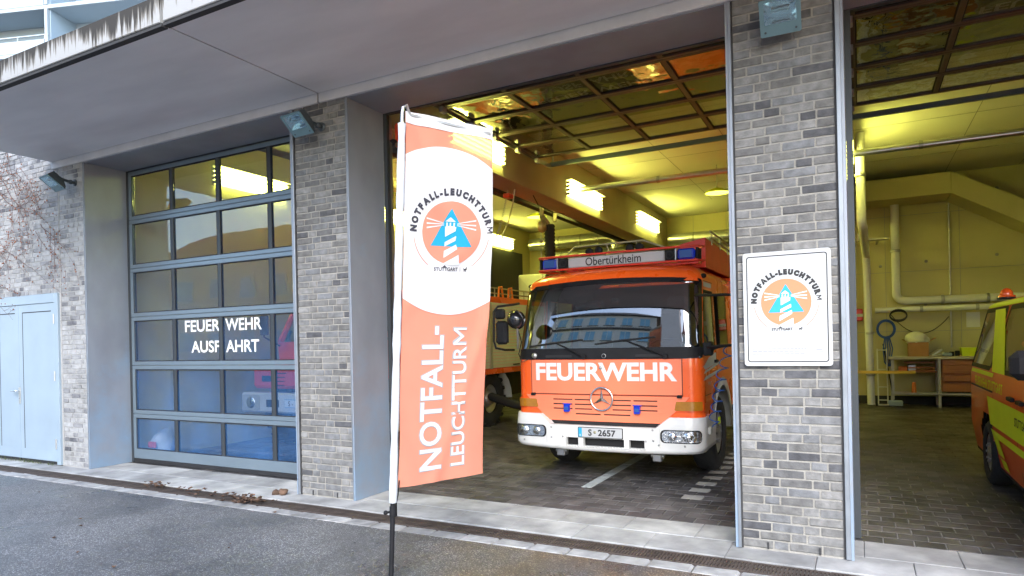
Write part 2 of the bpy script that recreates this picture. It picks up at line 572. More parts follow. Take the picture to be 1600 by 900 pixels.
lining_cast_patina(M['steel_lining'])
M['lip'] = mat('galvanised_lip', (.3, .33, .37), .45, metal=.6, var=.12, scale=8, rvar=.1)
M['alu_blue'] = mat('door_frame_paint', (.22, .28, .33), .4, metal=.5, var=.06, scale=3, rvar=.06)
M['alu_dark'] = mat('mullion_dark', (.05, .058, .066), .45, metal=.3, var=.1)
M['rubber'] = mat('rubber_black', (.018, .018, .02), .75, var=.2, scale=12, bump=.15)
M['door_blue'] = mat('door_paint_blue', (.31, .39, .46), .45, var=.09, scale=2.6, bump=.02, rvar=.06)
M['pane'] = mat_glass('door_glass', (.82, .86, .9), wavy=.05, wscale=1.6, r0=.055, haze=.03, haze_low=.13, haze_col=(.1, .33, .8))  # cool blue cast on the panes put into the film colour
M['pane_open'] = mat_glass('door_glass_open', (.72, .72, .7), wavy=.14, wscale=4.0, r0=.13)
M['gate_frame_open'] = mat('gate_frame_brown', (.11, .075, .06), .45, metal=.3, var=.12)
M['ceil_front'] = mat('ceiling_shade_dark', (.16, .15, .13), .9, var=.2, scale=2)  # ceiling above the open gates, its shade put into the colour
M['white_print'] = mat('white_print', (.82, .82, .82), .6, var=.02)
M['black_print'] = mat('black_print', (.02, .02, .022), .6)
M['grey_print'] = mat('grey_print', (.3, .31, .32), .6)
M['orange_print'] = mat('apricot_print', (.6, .24, .12), .6, var=.03)
M['blue_print'] = mat('cyan_print', (.02, .36, .58), .6, var=.03)
M['sign_white'] = mat('sign_panel', (.5, .51, .52), .35, var=.02)
M['red_lacq'] = mat('truck_paint_orange_red', (.93, .12, .014), .28, var=.05, scale=2, coat=.6, rvar=.05)
M['van_red'] = mat('van_paint_red', (.74, .045, .01), .32, var=.06, scale=3, coat=.35)
M['red_front'] = mat('truck_front_fluorescent', (.97, .24, .12), .45, var=.05, scale=2.5, rvar=.06)
M['red_dark'] = mat('red_paint', (.68, .045, .025), .4, var=.12, scale=6, coat=.3)
M['red_old'] = mat('old_truck_red', (.95, .06, .055), .35, var=.08, scale=3, coat=.4)
M['white_paint'] = mat('white_paint', (.7, .7, .68), .35, var=.1, scale=4, coat=.2)
M['grey_fender'] = mat('fender_grey', (.5, .5, .46), .5, var=.12, scale=4)
M['black_plastic'] = mat('black_plastic', (.014, .014, .016), .6, var=.25, scale=9, spec=.2)
M['black_gloss'] = mat('black_gloss', (.012, .012, .014), .12, coat=.5)
M['dark_int'] = mat('cab_interior', (.045, .045, .05), .7, var=.2, scale=6)
M['seat'] = mat('seat_fabric', (.06, .06, .07), .9, var=.2, scale=20)
M['chrome'] = mat('chrome', (.72, .72, .72), .14, metal=1, var=.05)
M['steel'] = mat('steel', (.42, .42, .42), .38, metal=.9, var=.15, scale=9)
M['alu'] = mat('aluminium', (.58, .58, .57), .35, metal=.85, var=.1, scale=5)
M['shutter'] = mat('shutter_alu', (.68, .69, .56), .42, metal=.1, var=.1, scale=4)
M['duct'] = mat('spiral_duct', (.55, .55, .53), .3, metal=.9, var=.12, scale=7)
M['pipe_white'] = mat('pipe_white', (.68, .68, .64), .5, var=.06, scale=5)
M['tyre'] = mat('tyre', (.022, .022, .022), .85, var=.3, scale=14, bump=.3)
M['rim'] = mat('rim_silver', (.4, .4, .41), .4, metal=.7, var=.15, scale=8)
M['amber'] = mat('amber_lens', (.42, .17, .012), .18, var=.15, scale=25, coat=.6)
M['blue_lens'] = mat('blue_lens', (.01, .04, .5), .12, var=.2, scale=18, coat=.8)
M['ws'] = mat_glass('windscreen', (.5, .55, .53), r0=.19)
M['side_glass'] = mat_glass('side_window', (.55, .6, .56), r0=.08)
M['lens'] = mat_glass('lamp_lens', (.86, .88, .9), rough=.08, wavy=.5, wscale=40, r0=.1)
M['reflector'] = mat('lamp_reflector', (.85, .87, .9), .16, metal=1, var=.1, scale=30)
M['flood'] = mat('flood_housing', (.07, .085, .095), .45, metal=.4, var=.15, scale=9)
M['flood_face'] = mat('flood_face', (.16, .27, .31), .4, metal=.3, var=.08)
M['flood_glass'] = mat_glass('flood_glass', (.75, .88, .92), r0=.12)
M['wood'] = mat('drawer_wood', (.36, .13, .04), .5, var=.25, scale=3, stretch=(1, 1, 12))
M['bench_top'] = mat('bench_top', (.5, .47, .36), .5, var=.12)
M['bench_frame'] = mat('bench_frame', (.42, .41, .36), .5, metal=.3, var=.1)
M['card'] = mat('cardboard', (.38, .19, .08), .85, var=.12, scale=8)
M['bag'] = mat('plastic_bag', (.7, .7, .55), .3, var=.15, scale=6, bump=.4, bscale=12)
M['yellow'] = mat('yellow_paint', (.75, .5, .03), .45, var=.1)
M['neon'] = mat('neon_yellow', (.62, .75, .02), .5, var=.05)
M['blue_hose'] = mat('blue_hose', (.02, .09, .34), .4, var=.1)
M['orange'] = mat('orange_plastic', (.8, .22, .03), .5)
M['beacon'] = mat('beacon_lens', (.75, .1, .015), .15, var=.15, scale=30, coat=.7)
M['paper'] = mat('paper', (.7, .7, .65), .8)
M['leaf'] = mat_pieces('dead_leaf', [(0, (.06, .035, .022)), (1, (.17, .1, .065))], island=True, rough=.8, bump=.4)
M['twig'] = mat('vine_twig', (.14, .075, .06), .85, var=.35, scale=9)
M['bud'] = mat('vine_bud', (.3, .12, .06), .8, var=.3, scale=9)
M['moss'] = mat('moss', (.1, .13, .03), .95, var=.4, scale=20)
M['roof_gravel'] = mat('roof_surface', (.4, .4, .39), .9, var=.2, scale=8)
M['apt_wall'] = mat('apartment_render', (.33, .42, .5), .85, var=.05, scale=.6)
M['apt_white'] = mat('apartment_white', (.36, .42, .46), .7, var=.04, scale=.8)
M['apt_glass'] = mat('apartment_glass', (.1, .14, .17), .08, var=.2, scale=.5)
M['house_wall'] = mat('house_render', (.78, .74, .68), .9, var=.1, scale=.6)
M['beige_wall'] = mat('beige_render', (.85, .66, .52), .9, var=.08, scale=.3)
M['house_dark'] = mat('house_slate', (.09, .08, .08), .8, var=.2, scale=3)
M['house_roof'] = mat('house_tiles', (.3, .09, .07), .85, var=.2, scale=4)
M['house_glass'] = mat('house_glass', (.25, .5, .7), .1, var=.3, scale=.7)
M['tower_wall'] = mat('tower_render', (.8, .7, .67), .9, var=.06, scale=1)
M['tube_light'] = mat_emit('tube_light', (.95, .94, .17), LAMP)
M['dome_light'] = mat_emit('dome_light', (1.0, .9, .1), 1.1)
M['lamp_white'] = mat('lamp_housing', (.6, .6, .55), .5)
M['beam_brown'] = mat('beam_paint', (.4, .36, .26), .75, var=.1, scale=2)
M['rail_cream'] = mat('rail_profile', (.5, .46, .3), .35, metal=.6, var=.1, scale=3)
M['olive_metal'] = mat('rack_metal', (.36, .34, .22), .45, metal=.6, var=.15)


def mat_fabric():
    """thin banner cloth: diffuse both ways with a little see-through"""
    out = {}
    for nm, col in (('cloth_white', (.68, .7, .72)), ('cloth_apricot', (.7, .27, .185)), ('cloth_cyan', (.03, .36, .56)), ('cloth_grey', (.06, .06, .075))):
        m = bpy.data.materials.new(nm); m.use_nodes = True
        N, L = m.node_tree.nodes, m.node_tree.links
        N.remove(N['Principled BSDF'])
        d = N.new('ShaderNodeBsdfDiffuse'); t = N.new('ShaderNodeBsdfTranslucent'); tr = N.new('ShaderNodeBsdfTransparent')
        tc = N.new('ShaderNodeTexCoord'); wv = N.new('ShaderNodeTexNoise'); wv.inputs['Scale'].default_value = 5; wv.inputs['Detail'].default_value = 3
        L.new(tc.outputs['Object'], wv.inputs['Vector'])
        mx0 = N.new('ShaderNodeMix'); mx0.data_type = 'RGBA'
        mx0.inputs[6].default_value = (*[c * .94 for c in col], 1); mx0.inputs[7].default_value = (*[min(1, c * 1.06) for c in col], 1)
        L.new(wv.outputs['Fac'], mx0.inputs[0])
        for n_ in (d, t): L.new(mx0.outputs[2], n_.inputs[0])
        bp = N.new('ShaderNodeBump'); bp.inputs['Strength'].default_value = .25; bp.inputs['Distance'].default_value = .03
        L.new(wv.outputs['Fac'], bp.inputs['Height']); L.new(bp.outputs[0], d.inputs['Normal'])
        a = N.new('ShaderNodeMixShader'); a.inputs[0].default_value = .25
        L.new(d.outputs[0], a.inputs[1]); L.new(t.outputs[0], a.inputs[2])
        b = N.new('ShaderNodeMixShader'); b.inputs[0].default_value = .05
        tr.inputs[0].default_value = (1, 1, 1, 1)
        L.new(a.outputs[0], b.inputs[1]); L.new(tr.outputs[0], b.inputs[2])
        L.new(b.outputs[0], N['Material Output'].inputs[0])
        M[nm] = m


mat_fabric()


def mat_asphalt():
    m, nt, p, N, L = _nt('asphalt')
    g = N.new('ShaderNodeNewGeometry')
    def noise_(sc, det=5, ro=.55):
        n = N.new('ShaderNodeTexNoise'); n.inputs['Scale'].default_value = sc; n.inputs['Detail'].default_value = det; n.inputs['Roughness'].default_value = ro
        L.new(g.outputs['Position'], n.inputs['Vector']); return n.outputs['Fac']
    vo = N.new('ShaderNodeTexVoronoi'); vo.inputs['Scale'].default_value = 150
    L.new(g.outputs['Position'], vo.inputs['Vector'])
    r1 = ramp(N, [(0, (.07, .07, .073)), (.5, (.1, .1, .104)), (.8, (.14, .14, .143)), (1, (.42, .42, .42))])
    sp = N.new('ShaderNodeSeparateColor'); L.new(vo.outputs['Color'], sp.inputs[0])
    L.new(sp.outputs[0], r1.inputs[0])
    # broad wear and rust-brown silt
    big = noise_(.55, 5)
    mr = N.new('ShaderNodeMapRange'); mr.inputs[1].default_value = .3; mr.inputs[2].default_value = .7; mr.inputs[3].default_value = .72; mr.inputs[4].default_value = 1.3
    L.new(big, mr.inputs[0])
    sc = N.new('ShaderNodeVectorMath'); sc.operation = 'SCALE'
    L.new(r1.outputs[0], sc.inputs[0]); L.new(mr.outputs[0], sc.inputs['Scale'])
    xyz = N.new('ShaderNodeSeparateXYZ'); L.new(g.outputs['Position'], xyz.inputs[0])
    # silt washed out of the hall lies towards the drain right of the flag pole
    mx = N.new('ShaderNodeMapRange'); mx.inputs[1].default_value = -3.4; mx.inputs[2].default_value = -1.9; L.new(xyz.outputs['X'], mx.inputs[0])
    n2 = noise_(1.7, 4)
    m2 = N.new('ShaderNodeMapRange'); m2.inputs[1].default_value = .36; m2.inputs[2].default_value = .62; L.new(n2, m2.inputs[0])
    f = N.new('ShaderNodeMath'); f.operation = 'MULTIPLY'; L.new(mx.outputs[0], f.inputs[0]); L.new(m2.outputs[0], f.inputs[1])
    f2 = N.new('ShaderNodeMath'); f2.operation = 'MULTIPLY'; f2.inputs[1].default_value = .75; L.new(f.outputs[0], f2.inputs[0])
    cm_ = N.new('ShaderNodeMix'); cm_.data_type = 'RGBA'; cm_.blend_type = 'MULTIPLY'
    cm_.inputs[7].default_value = (1.5, 1.0, .5, 1)
    L.new(f2.outputs[0], cm_.inputs[0]); L.new(sc.outputs[0], cm_.inputs[6])
    wd = N.new('ShaderNodeMapRange'); wd.inputs[1].default_value = .38; wd.inputs[2].default_value = .56; wd.inputs[3].default_value = .68; wd.inputs[4].default_value = 1.05
    L.new(noise_(.8, 6, .6), wd.inputs[0])
    ws_ = N.new('ShaderNodeVectorMath'); ws_.operation = 'SCALE'
    L.new(cm_.outputs[2], ws_.inputs[0]); L.new(wd.outputs[0], ws_.inputs['Scale'])
    L.new(ws_.outputs[0], p.inputs['Base Color'])
    # damp patches
    n3 = noise_(.8, 6, .6)
    r3 = ramp(N, [(.36, (.2, .2, .2)), (.5, (.48, .48, .48)), (.7, (.72, .72, .72))])
    L.new(n3, r3.inputs[0]); L.new(r3.outputs[0], p.inputs['Roughness'])
    bp = N.new('ShaderNodeBump'); bp.inputs['Strength'].default_value = .55; bp.inputs['Distance'].default_value = .004
    L.new(vo.outputs['Distance'], bp.inputs['Height']); L.new(bp.outputs[0], p.inputs['Normal'])
    return m


M['asphalt'] = mat_asphalt()


def mat_fascia():
    """white-painted concrete edge with black streaks running down from its top"""
    m, nt, p, N, L = _nt('fascia_white')
    g = N.new('ShaderNodeNewGeometry')
    mp = N.new('ShaderNodeMapping'); mp.inputs['Scale'].default_value = (26, 26, 1.6)
    L.new(g.outputs['Position'], mp.inputs[0])
    n = N.new('ShaderNodeTexNoise'); n.inputs['Scale'].default_value = 1; n.inputs['Detail'].default_value = 6; n.inputs['Roughness'].default_value = .65
    L.new(mp.outputs[0], n.inputs['Vector'])
    xyz = N.new('ShaderNodeSeparateXYZ'); L.new(g.outputs['Position'], xyz.inputs[0])
    h = N.new('ShaderNodeMapRange'); h.inputs[1].default_value = 4.24; h.inputs[2].default_value = 4.46; h.inputs[3].default_value = -.09; h.inputs[4].default_value = .2
    L.new(xyz.outputs['Z'], h.inputs[0])
    n2 = N.new('ShaderNodeTexNoise'); n2.inputs['Scale'].default_value = 1.4; n2.inputs['Detail'].default_value = 3
    L.new(g.outputs['Position'], n2.inputs['Vector'])
    m2 = N.new('ShaderNodeMapRange'); m2.inputs[1].default_value = .3; m2.inputs[2].default_value = .7; m2.inputs[3].default_value = -.12; m2.inputs[4].default_value = .12
    L.new(n2.outputs['Fac'], m2.inputs[0])
    xr = N.new('ShaderNodeMapRange'); xr.inputs[1].default_value = -5.1; xr.inputs[2].default_value = -4.9; xr.inputs[3].default_value = 0; xr.inputs[4].default_value = -.13
    L.new(xyz.outputs['X'], xr.inputs[0])
    a = N.new('ShaderNodeMath'); L.new(n.outputs['Fac'], a.inputs[0]); L.new(h.outputs[0], a.inputs[1])
    b = N.new('ShaderNodeMath'); L.new(a.outputs[0], b.inputs[0]); L.new(m2.outputs[0], b.inputs[1])
    c = N.new('ShaderNodeMath'); L.new(b.outputs[0], c.inputs[0]); L.new(xr.outputs[0], c.inputs[1])
    r = ramp(N, [(.5, (.36, .36, .355)), (.55, (.2, .185, .16)), (.64, (.035, .03, .024))])
    L.new(c.outputs[0], r.inputs[0]); L.new(r.outputs[0], p.inputs['Base Color'])
    p.inputs['Roughness'].default_value = .8
    return m


M['fascia'] = mat_fascia()

# ================================================================== SETTING
PIL = [(-9.80, -9.187), (-5.38, -4.59), (-0.849, -0.07), (3.70, 4.49)]
BAY = [(-9.187, -5.38), (-4.59, -0.849), (-0.07, 3.70)]
LZ = 4.13          # underside of the lintels
RD = .56           # depth of the reveals
CZ = 5.05          # hall ceiling

b = B()
b.grid(lambda x, y: (x, y, 0), [-90 + 6 * i for i in range(31)], [-90, -60, -40, -24, -12, -6, -3, -.705], smooth=False)
struct('asphalt_road', b, M['asphalt'])
b = B().box(-90, 90, -.71, 90, -.4, -.055)
struct('ground', b, M['bed'])

# concrete apron: slabs, drain, cobbles are pieces of it
apron = struct('apron_bed', B().box(-16, 6, -.706, .52, -.054, -.02), M['bed'])
AX0, AX1 = -13.2, 2.4


def shared(name, b, m):
    me = b.mesh(name)
    me.materials.append(m)
    return me


def inst(name, me, parent, loc, rot=(0, 0, 0), sc=(1, 1, 1)):
    o = bpy.data.objects.new(name, me)
    COL.objects.link(o)
    o.parent = parent
    o.location = Vector(loc) - wpos(parent)
    o.rotation_euler = rot
    o.scale = sc
    return o


def piece_meshes(name, m, L_, D, H, n=4, c=.004, jit=.0015, seed=1):
    rg = random.Random(seed)
    out = []
    for k in range(n):
        b = B().box(-L_ / 2, L_ / 2, -D / 2, D / 2, -H, 0, c)
        b.v = [(x + rg.uniform(-jit, jit), y + rg.uniform(-jit, jit), z + rg.uniform(-jit, jit) * .6) for x, y, z in b.v]
        out.append(shared(name, b, m))
    return out


sm = piece_meshes('slab', M['slab'], .596, .384, .02, 4, .004, .001, 2)
x = AX0
k = 0
while x < AX1:
    for row, y in ((0, -.082), (1, .318)):
        o = inst('slab', RNG.choice(sm), apron, (x + (.3 if row else 0), y, RNG.uniform(-.001, .001)))
        if row: o.scale.y = .40 / .388
    x += .6
cb = piece_meshes('cobble', M['cobble'], .298, .165, .03, 5, .012, .004, 3)
x = AX0 - .1
while x < AX1 + .2:
    inst('cobble', RNG.choice(cb), apron, (x, -.618 + RNG.uniform(-.004, .004), RNG.uniform(-.003, .003)), (0, 0, RNG.uniform(-.012, .012)))
    x += .31

drain = thing('drain_channel', 'long rusty slotted drain channel between the pale slabs and the cobble row', 'drain', (-5, -.405, -.02))
B().box(AX0 - .2, AX1 + .2, -.525, -.285, -.052, -.03).build('channel', M['drain_dark'], drain)
b = B()
b.box(0, .498, -.105, -.088, -.02, -.003, .002)
b.box(0, .498, .088, .105, -.02, -.003, .002)
b.box(0, .498, -.006, .006, -.018, -.005)
for i in range(21):
    b.box(.004 + i * .0245, .017 + i * .0245, -.088, .088, -.018, -.004)
gm = shared('grate', b, M['rust'])
x = AX0
while x < AX1:
    inst('grate', gm, drain, (x, -.405, RNG.uniform(-.002, .001)))
    x += .5

# dark block paving inside
flr = struct('hall_floor', B().box(-9.5, 9, .52, 14.2, -.05, -.0065), M['joint'])
PL, PW = .205, .168
pv = piece_meshes('paver', M['paver'], PL - .008, PW - .007, .02, 5, .003, .001, 5)
near, far = [], B()
cand = []
row = 0
y = .52 + PW / 2
while y < 13.6:
    x = -9.4 + (PL / 2 if row % 2 else 0)
    while x < 4.2:
        in2 = -4.75 < x < -.75 and y < 4.5
        in3 = -.15 < x < 1.5 and y < 5
        cand.append((((x + 1.2) ** 2 + (y + 5.2) ** 2) if (in2 or in3) else 1e6 + y, x, y))
        x += PL
    y += PW
    row += 1
cand.sort()


def light_paver(x, y):
    return abs(x + 1.46) < .052 and 1.25 < y < 4.2


lpm = piece_meshes('paver', M['paver_light'], PL - .008, PW - .007, .02, 2, .003, .001, 6)
for i, (d, x, y) in enumerate(cand):
    z = RNG.uniform(-.0012, .0008)
    if i < 290 or (light_paver(x, y) and i < 700):
        if light_paver(x, y):
            inst('paver', lpm[i % 2], flr, (x, y, z))
        else:
            inst('paver', pv[i % 5], flr, (x, y, z))
    else:
        far.box(x - PL / 2 + .004, x + PL / 2 - .004, y - PW / 2 + .0035, y + PW / 2 - .0035, -.02, z)
far.build('far_pavers', M['paver_far'], flr)['kind'] = 'stuff'
b = B()
for a0, a1 in ((1.45, 2.1), (2.14, 2.8), (2.84, 3.5), (3.54, 4.2)):
    b.box(-2.70, -2.585, a0, a1, .001, .0045)
b.build('line_marking', M['floor_line'], flr)


# ------------------------------------------------------------------ brick work
def brick_variants(name, m, H, D, seed, n=6, jit=.0035):
    rg = random.Random(seed)
    out = []
    for k in range(n):
        b = B().box(-.5, .5, -D, 0, -H / 2, H / 2, .0035)
        vv = []
        for x_, y_, z_ in b.v:
            vv.append((x_ + (.5 if x_ > 0 else -.5) * 0 + rg.uniform(-.008, .008), y_ + (rg.uniform(-jit, jit) if y_ < -D * .5 else 0), z_ + rg.uniform(-jit, jit)))
        b.v = vv
        out.append(shared(name, b, m))
    return out


COURSE = 0.0667
bvars = brick_variants('brick', M['brick'], .0535, .02, 11)
wvars = brick_variants('brick', M['brick_white'], .0535, .02, 12)


def brick_rows(x0, x1, z0, z1, seed):
    """wild bond of stretchers, headers and cut ends"""
    rg = random.Random(seed)
    n = int(round((z1 - z0) / COURSE))
    for r in range(n):
        z = z0 + COURSE * (r + .5)
        if r % 2 == 0:
            seq = rg.choice(([.21, .21, .1], [.21, .21, .1], [.21, .1, .21], [.19, .21, .21]))
        else:
            seq = rg.choice(([.15, .1, .21], [.15, .1, .21], [.1, .21, .21], [.12, .21, .1]))
        seq = [q + rg.uniform(-.008, .008) for q in seq]
        x = x0
        i = 0
        while x < x1 - .03:
            L_ = seq[i % 3] if i < 3 else rg.choice((.21, .21, .1))
            if x + L_ > x1 - .06: L_ = x1 - x
            if L_ > .235 and x + L_ >= x1 - .01 and L_ > .3: L_ = .21
            yield x, min(L_, x1 - x), z
            x += L_ + .0125
            i += 1


def brick_thing(name, label, cat, x0, x1, z0, z1, variants, mortar, far_m, seed, depth=.5, bx=None, limit=290, skip=None, key=None):
    root = thing(name, label, cat, ((x0 + x1) / 2, .2, 0))
    B().box(x0, x1, .002, depth, -.02, z1).build('mortar', mortar, root)
    rg = random.Random(seed + 1)
    lst = [t for t in brick_rows(bx[0] if bx else x0 + .005, bx[1] if bx else x1 - .005, z0, z1, seed) if not (skip and skip(*t))]
    if key: lst.sort(key=key)
    rest = B()
    for i, (x, L_, z) in enumerate(lst):
        if i < limit:
            o = inst('brick', variants[rg.randrange(len(variants))], root, (x + L_ / 2, .002 + rg.uniform(-.0015, .0025), z), (0, rg.uniform(-.004, .004), 0), (L_ / 1.016, .32, 1))
        else:
            dz = rg.uniform(-.002, .002)
            rest.box(x, x + L_, -.009 + rg.uniform(-.002, .002), .01, z - .0265 + dz, z + .0265 + dz)
    if rest.v:
        rest.build('far_bricks', far_m, root)['kind'] = 'stuff'
    return root


p1 = brick_thing('brick_pillar', 'pale weathered brick pillar beside the blue double door', 'pillar', *PIL[0], 0.01, 4.12, wvars, M['mortar_white'], M['brick_white_far'], 21)
p2 = brick_thing('brick_pillar', 'grey brick pillar between the closed glazed gate and the open bay with the banner', 'pillar', *PIL[1], 0.01, 4.13, bvars, M['mortar'], M['brick'], 22, bx=(PIL[1][0] + .05, PIL[1][1] - .01))
p3 = brick_thing('brick_pillar', 'large grey brick pillar that carries the white sign plate', 'pillar', *PIL[2], 0.01, 4.13, bvars, M['mortar'], M['brick'], 23, bx=(PIL[2][0] + .035, PIL[2][1] - .055))
# weep slots in the lowest course
for root, xs in ((p2, (-5.17, -4.83)), (p3, (-.63, -.28))):
    for q in xs:
        B().box(q - .006, q + .006, -.012, .004, .012, .062).build('weep_slot', M['seam'], root)
DW = (-11.62, -9.85, 2.41)   # double door opening


def sk(x, L_, z):
    return z < DW[2] + .02 and x + L_ > DW[0] - 1.6 and x < DW[1]


lw = brick_thing('brick_wall', 'bleached brick wall with bare vine twigs over the blue double door', 'wall', -14.5, -9.815, 0.01, 4.62, wvars, M['mortar_white'], M['brick_white_far'], 24, bx=(-13.6, -9.83), depth=.5,
                 skip=lambda x, L_, z: (x < DW[1] and x + L_ > DW[0] and z < DW[2] + .03), key=lambda t: abs(t[0] + 10.4) * 1.2 + abs(t[2] - 3.1))

# ------------------------------------------------------------------ canopy
can = thing('concrete_canopy', 'projecting concrete canopy with a stained white edge above the gates', 'canopy', (-3, -.9, 4.25))
for k_, (x0, x1) in enumerate(((-9.93, -4.975), (-4.955, 5.2))):
    b = B()
    b.box(x0, x1, -1.70, -.032, 4.235, 4.40)
    b.build('soffit_slab', M['concrete'], can)
    b = B().box(x0, x1, -.03, .25, 4.134, 4.23, .006).box(x0, x1, -.03, .25, 4.2301, 4.40)
    b.build('downstand', M['concrete_band'], can)
    b = B().box(x0 + (.012 if k_ else 0), x1 - (0 if k_ else .012), -1.78, -1.702, 4.25, 4.475, .006)
    b.build('edge_beam', M['fascia'], can)
    B().box(x0, x1, -1.768, -1.71, 4.222, 4.249).build('drip_strip', M['seam'], can)
    B().box(x0, x1, -1.55, -1.0, 4.402, 4.66, .01).build('coping', M['coping'], can)
B().box(-4.974, -4.956, -1.74, -.04, 4.26, 4.47).build('joint_filler', M['seam'], can)
for x0 in (-9.187, -5.38, -4.59, -.849):
    pass

# reveals of sheet metal
for i, (x0, x1) in enumerate(BAY):
    lab = ['blue grey sheet metal reveal round the closed glazed gate', 'blue grey sheet metal reveal round the bay of the front fire engine', 'blue grey sheet metal reveal round the bay of the van'][i]
    rv = thing('gate_reveal', lab, 'reveal', ((x0 + x1) / 2, .3, 0), 'metal reveals of the three gate openings')
    for s_, xx in ((1, x0), (-1, x1)):
        b = B().box(xx + s_ * .0005, xx + s_ * .008, -.012, RD, 0.002, LZ)
        b.box(xx - s_ * .0095, xx + s_ * .0095, -.016, -.009, 0.002, LZ)
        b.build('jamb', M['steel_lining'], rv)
        wd = {(1, 1): .042, (1, 0): .02}.get((i, 0 if s_ < 0 else 1), .02)
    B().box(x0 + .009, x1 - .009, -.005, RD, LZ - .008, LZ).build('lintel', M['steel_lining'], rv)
    # galvanised corner profiles on the pillar faces
    wL, wR = (.014, .04) if i == 0 else ((.014, .032) if i == 1 else (.042, .03))
    B().box(x0 - wL, x0 - .010, -.026, .004, .004, LZ - .002, .003).build('corner_profile', M['lip'], rv)
    B().box(x1 + .010, x1 + wR, -.026, .004, .004, LZ - .002, .003).build('corner_profile', M['lip'], rv)
    B().box(x0 - wL - .012, x0 - wL - .0005, -.012, .004, .004, LZ - .002).build('shadow_gap', M['seam'], rv)
    B().box(x1 + wR + .0005, x1 + wR + .012, -.012, .004, .004, LZ - .002).build('shadow_gap', M['seam'], rv)

# ------------------------------------------------------------------ hall shell
hall = thing('station_building', 'fire station hall of pale concrete behind the three gates', 'building', (-3, 7, 0))
B().box(-14.5, 9.4, -.002, 14.6, CZ + .001, CZ + .35).build('roof_slab', M['roof_gravel'], hall)
B().box(-9.8, 9.0, .26, RD + .02, LZ + .001, CZ).build('gate_lintel', M['int_wall'], hall)
B().box(-14.5, 9.0, .02, .24, LZ + .001, CZ).build('front_parapet', M['concrete_band'], hall)
B().box(-9.5, -9.27, .561, 14.2, -.02, CZ).build('left_wall', M['int_wall'], hall)
B().box(-9.27, -.8, 13.75, 14.0, -.02, CZ).build('back_wall', M['int_wall'], hall)
B().box(-.8, 9.0, 11.9, 12.2, -.02, CZ).build('rear_wall', M['int_wall'], hall)
B().box(-.8, -.6, 12.2, 13.75, -.02, CZ).build('return_wall', M['int_wall'], hall)
B().box(4.6, 4.85, .561, 11.9, -.02, CZ).build('right_wall', M['int_wall'], hall)
B().box(-9.27, 4.6, 4.7, 13.75, CZ - .012, CZ).build('ceiling', M['int_ceil'], hall)
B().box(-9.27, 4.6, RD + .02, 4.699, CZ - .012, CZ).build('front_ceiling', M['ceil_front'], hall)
b = B()
for y in (2.4, 4.9, 7.4, 9.9): b.box(-9.2, 4.6, y - .006, y + .006, CZ - .0145, CZ - .0125)
for x in (-7.2, -3.2, -2.0, 1.7, 3.0): b.box(x - .005, x + .005, RD + .1, 11.8, CZ - .0145, CZ - .0125)
b.build('ceiling_joints', M['joint'], hall)
# inner faces of the gate pillars, cast beams between the bays
for x0, x1 in ((-5.30, -4.84), (-.80, -.16)):
    B().box(x0, x1, RD + .02, 13.74 if x0 < -2 else 11.89, 4.14, CZ - .013, .01).build('ceiling_beam', M['beam_brown'], hall)
for x0, x1 in ((-5.36, -4.62), (-.83, -.09), (3.72, 4.47)):
    B().box(x0, x1, .5, RD + .02, -.02, LZ - .01).build('pillar_core', M['int_wall'], hall)
# formwork joints and tie holes of the rear concrete
b = B()
for z in (1.62, 2.95, 4.2): b.box(-.79, 4.59, 11.893, 11.8995, z - .004, z + .004)
for x in (.55, 1.95, 3.3): b.box(x - .004, x + .004, 11.893, 11.8995, 0, CZ - .02)
for x in (-6.5, -4.1, -3.2, -2.1): b.box(x - .005, x + .005, 13.742, 13.7495, 2, CZ - .02)
b.build('formwork_joint', M['joint'], hall)
for x, z in ((.45, 3.1), (1.33, 3.15), (2.6, 3.2), (2.62, 4.6), (1.3, 2.2)):
    B().lathe([(.001, 0), (.03, 0), (.034, .004), (.034, .006)], (x, 11.897, z), (0, -1, 0), 12).build('tie_hole', M['joint'], hall)
B().box(-9.262, -9.25, 9.2, 13.2, 0, 4.3).build('dark_sliding_door', M['seam'], hall)
# stair landing and flight under the ceiling of the right bay
b = B().box(-.05, 1.72, 10.9, 11.88, 4.42, 4.86, .01)
b.build('stair_landing', M['int_wall'], hall)
b = B()
b.add([(1.72, 10.9, 4.42), (1.72, 10.9, 4.86), (4.4, 10.9, 3.25), (4.4, 10.9, 2.75), (1.72, 11.88, 4.42), (1.72, 11.88, 4.86), (4.4, 11.88, 3.25), (4.4, 11.88, 2.75)],
      [(0, 3, 2, 1), (4, 5, 6, 7), (0, 4, 7, 3), (1, 2, 6, 5), (2, 3, 7, 6)])
b.build('stair_flight', M['int_wall'], hall)
# black skirting
B().box(-.7, 4.55, 11.885, 11.8985, 0, .18).build('skirting', M['seam'], hall)

# ------------------------------------------------------------------ sectional gates
GW, GH, NR, NCOL = 3.70, 4.10, 6, 4
RH = GH / NR


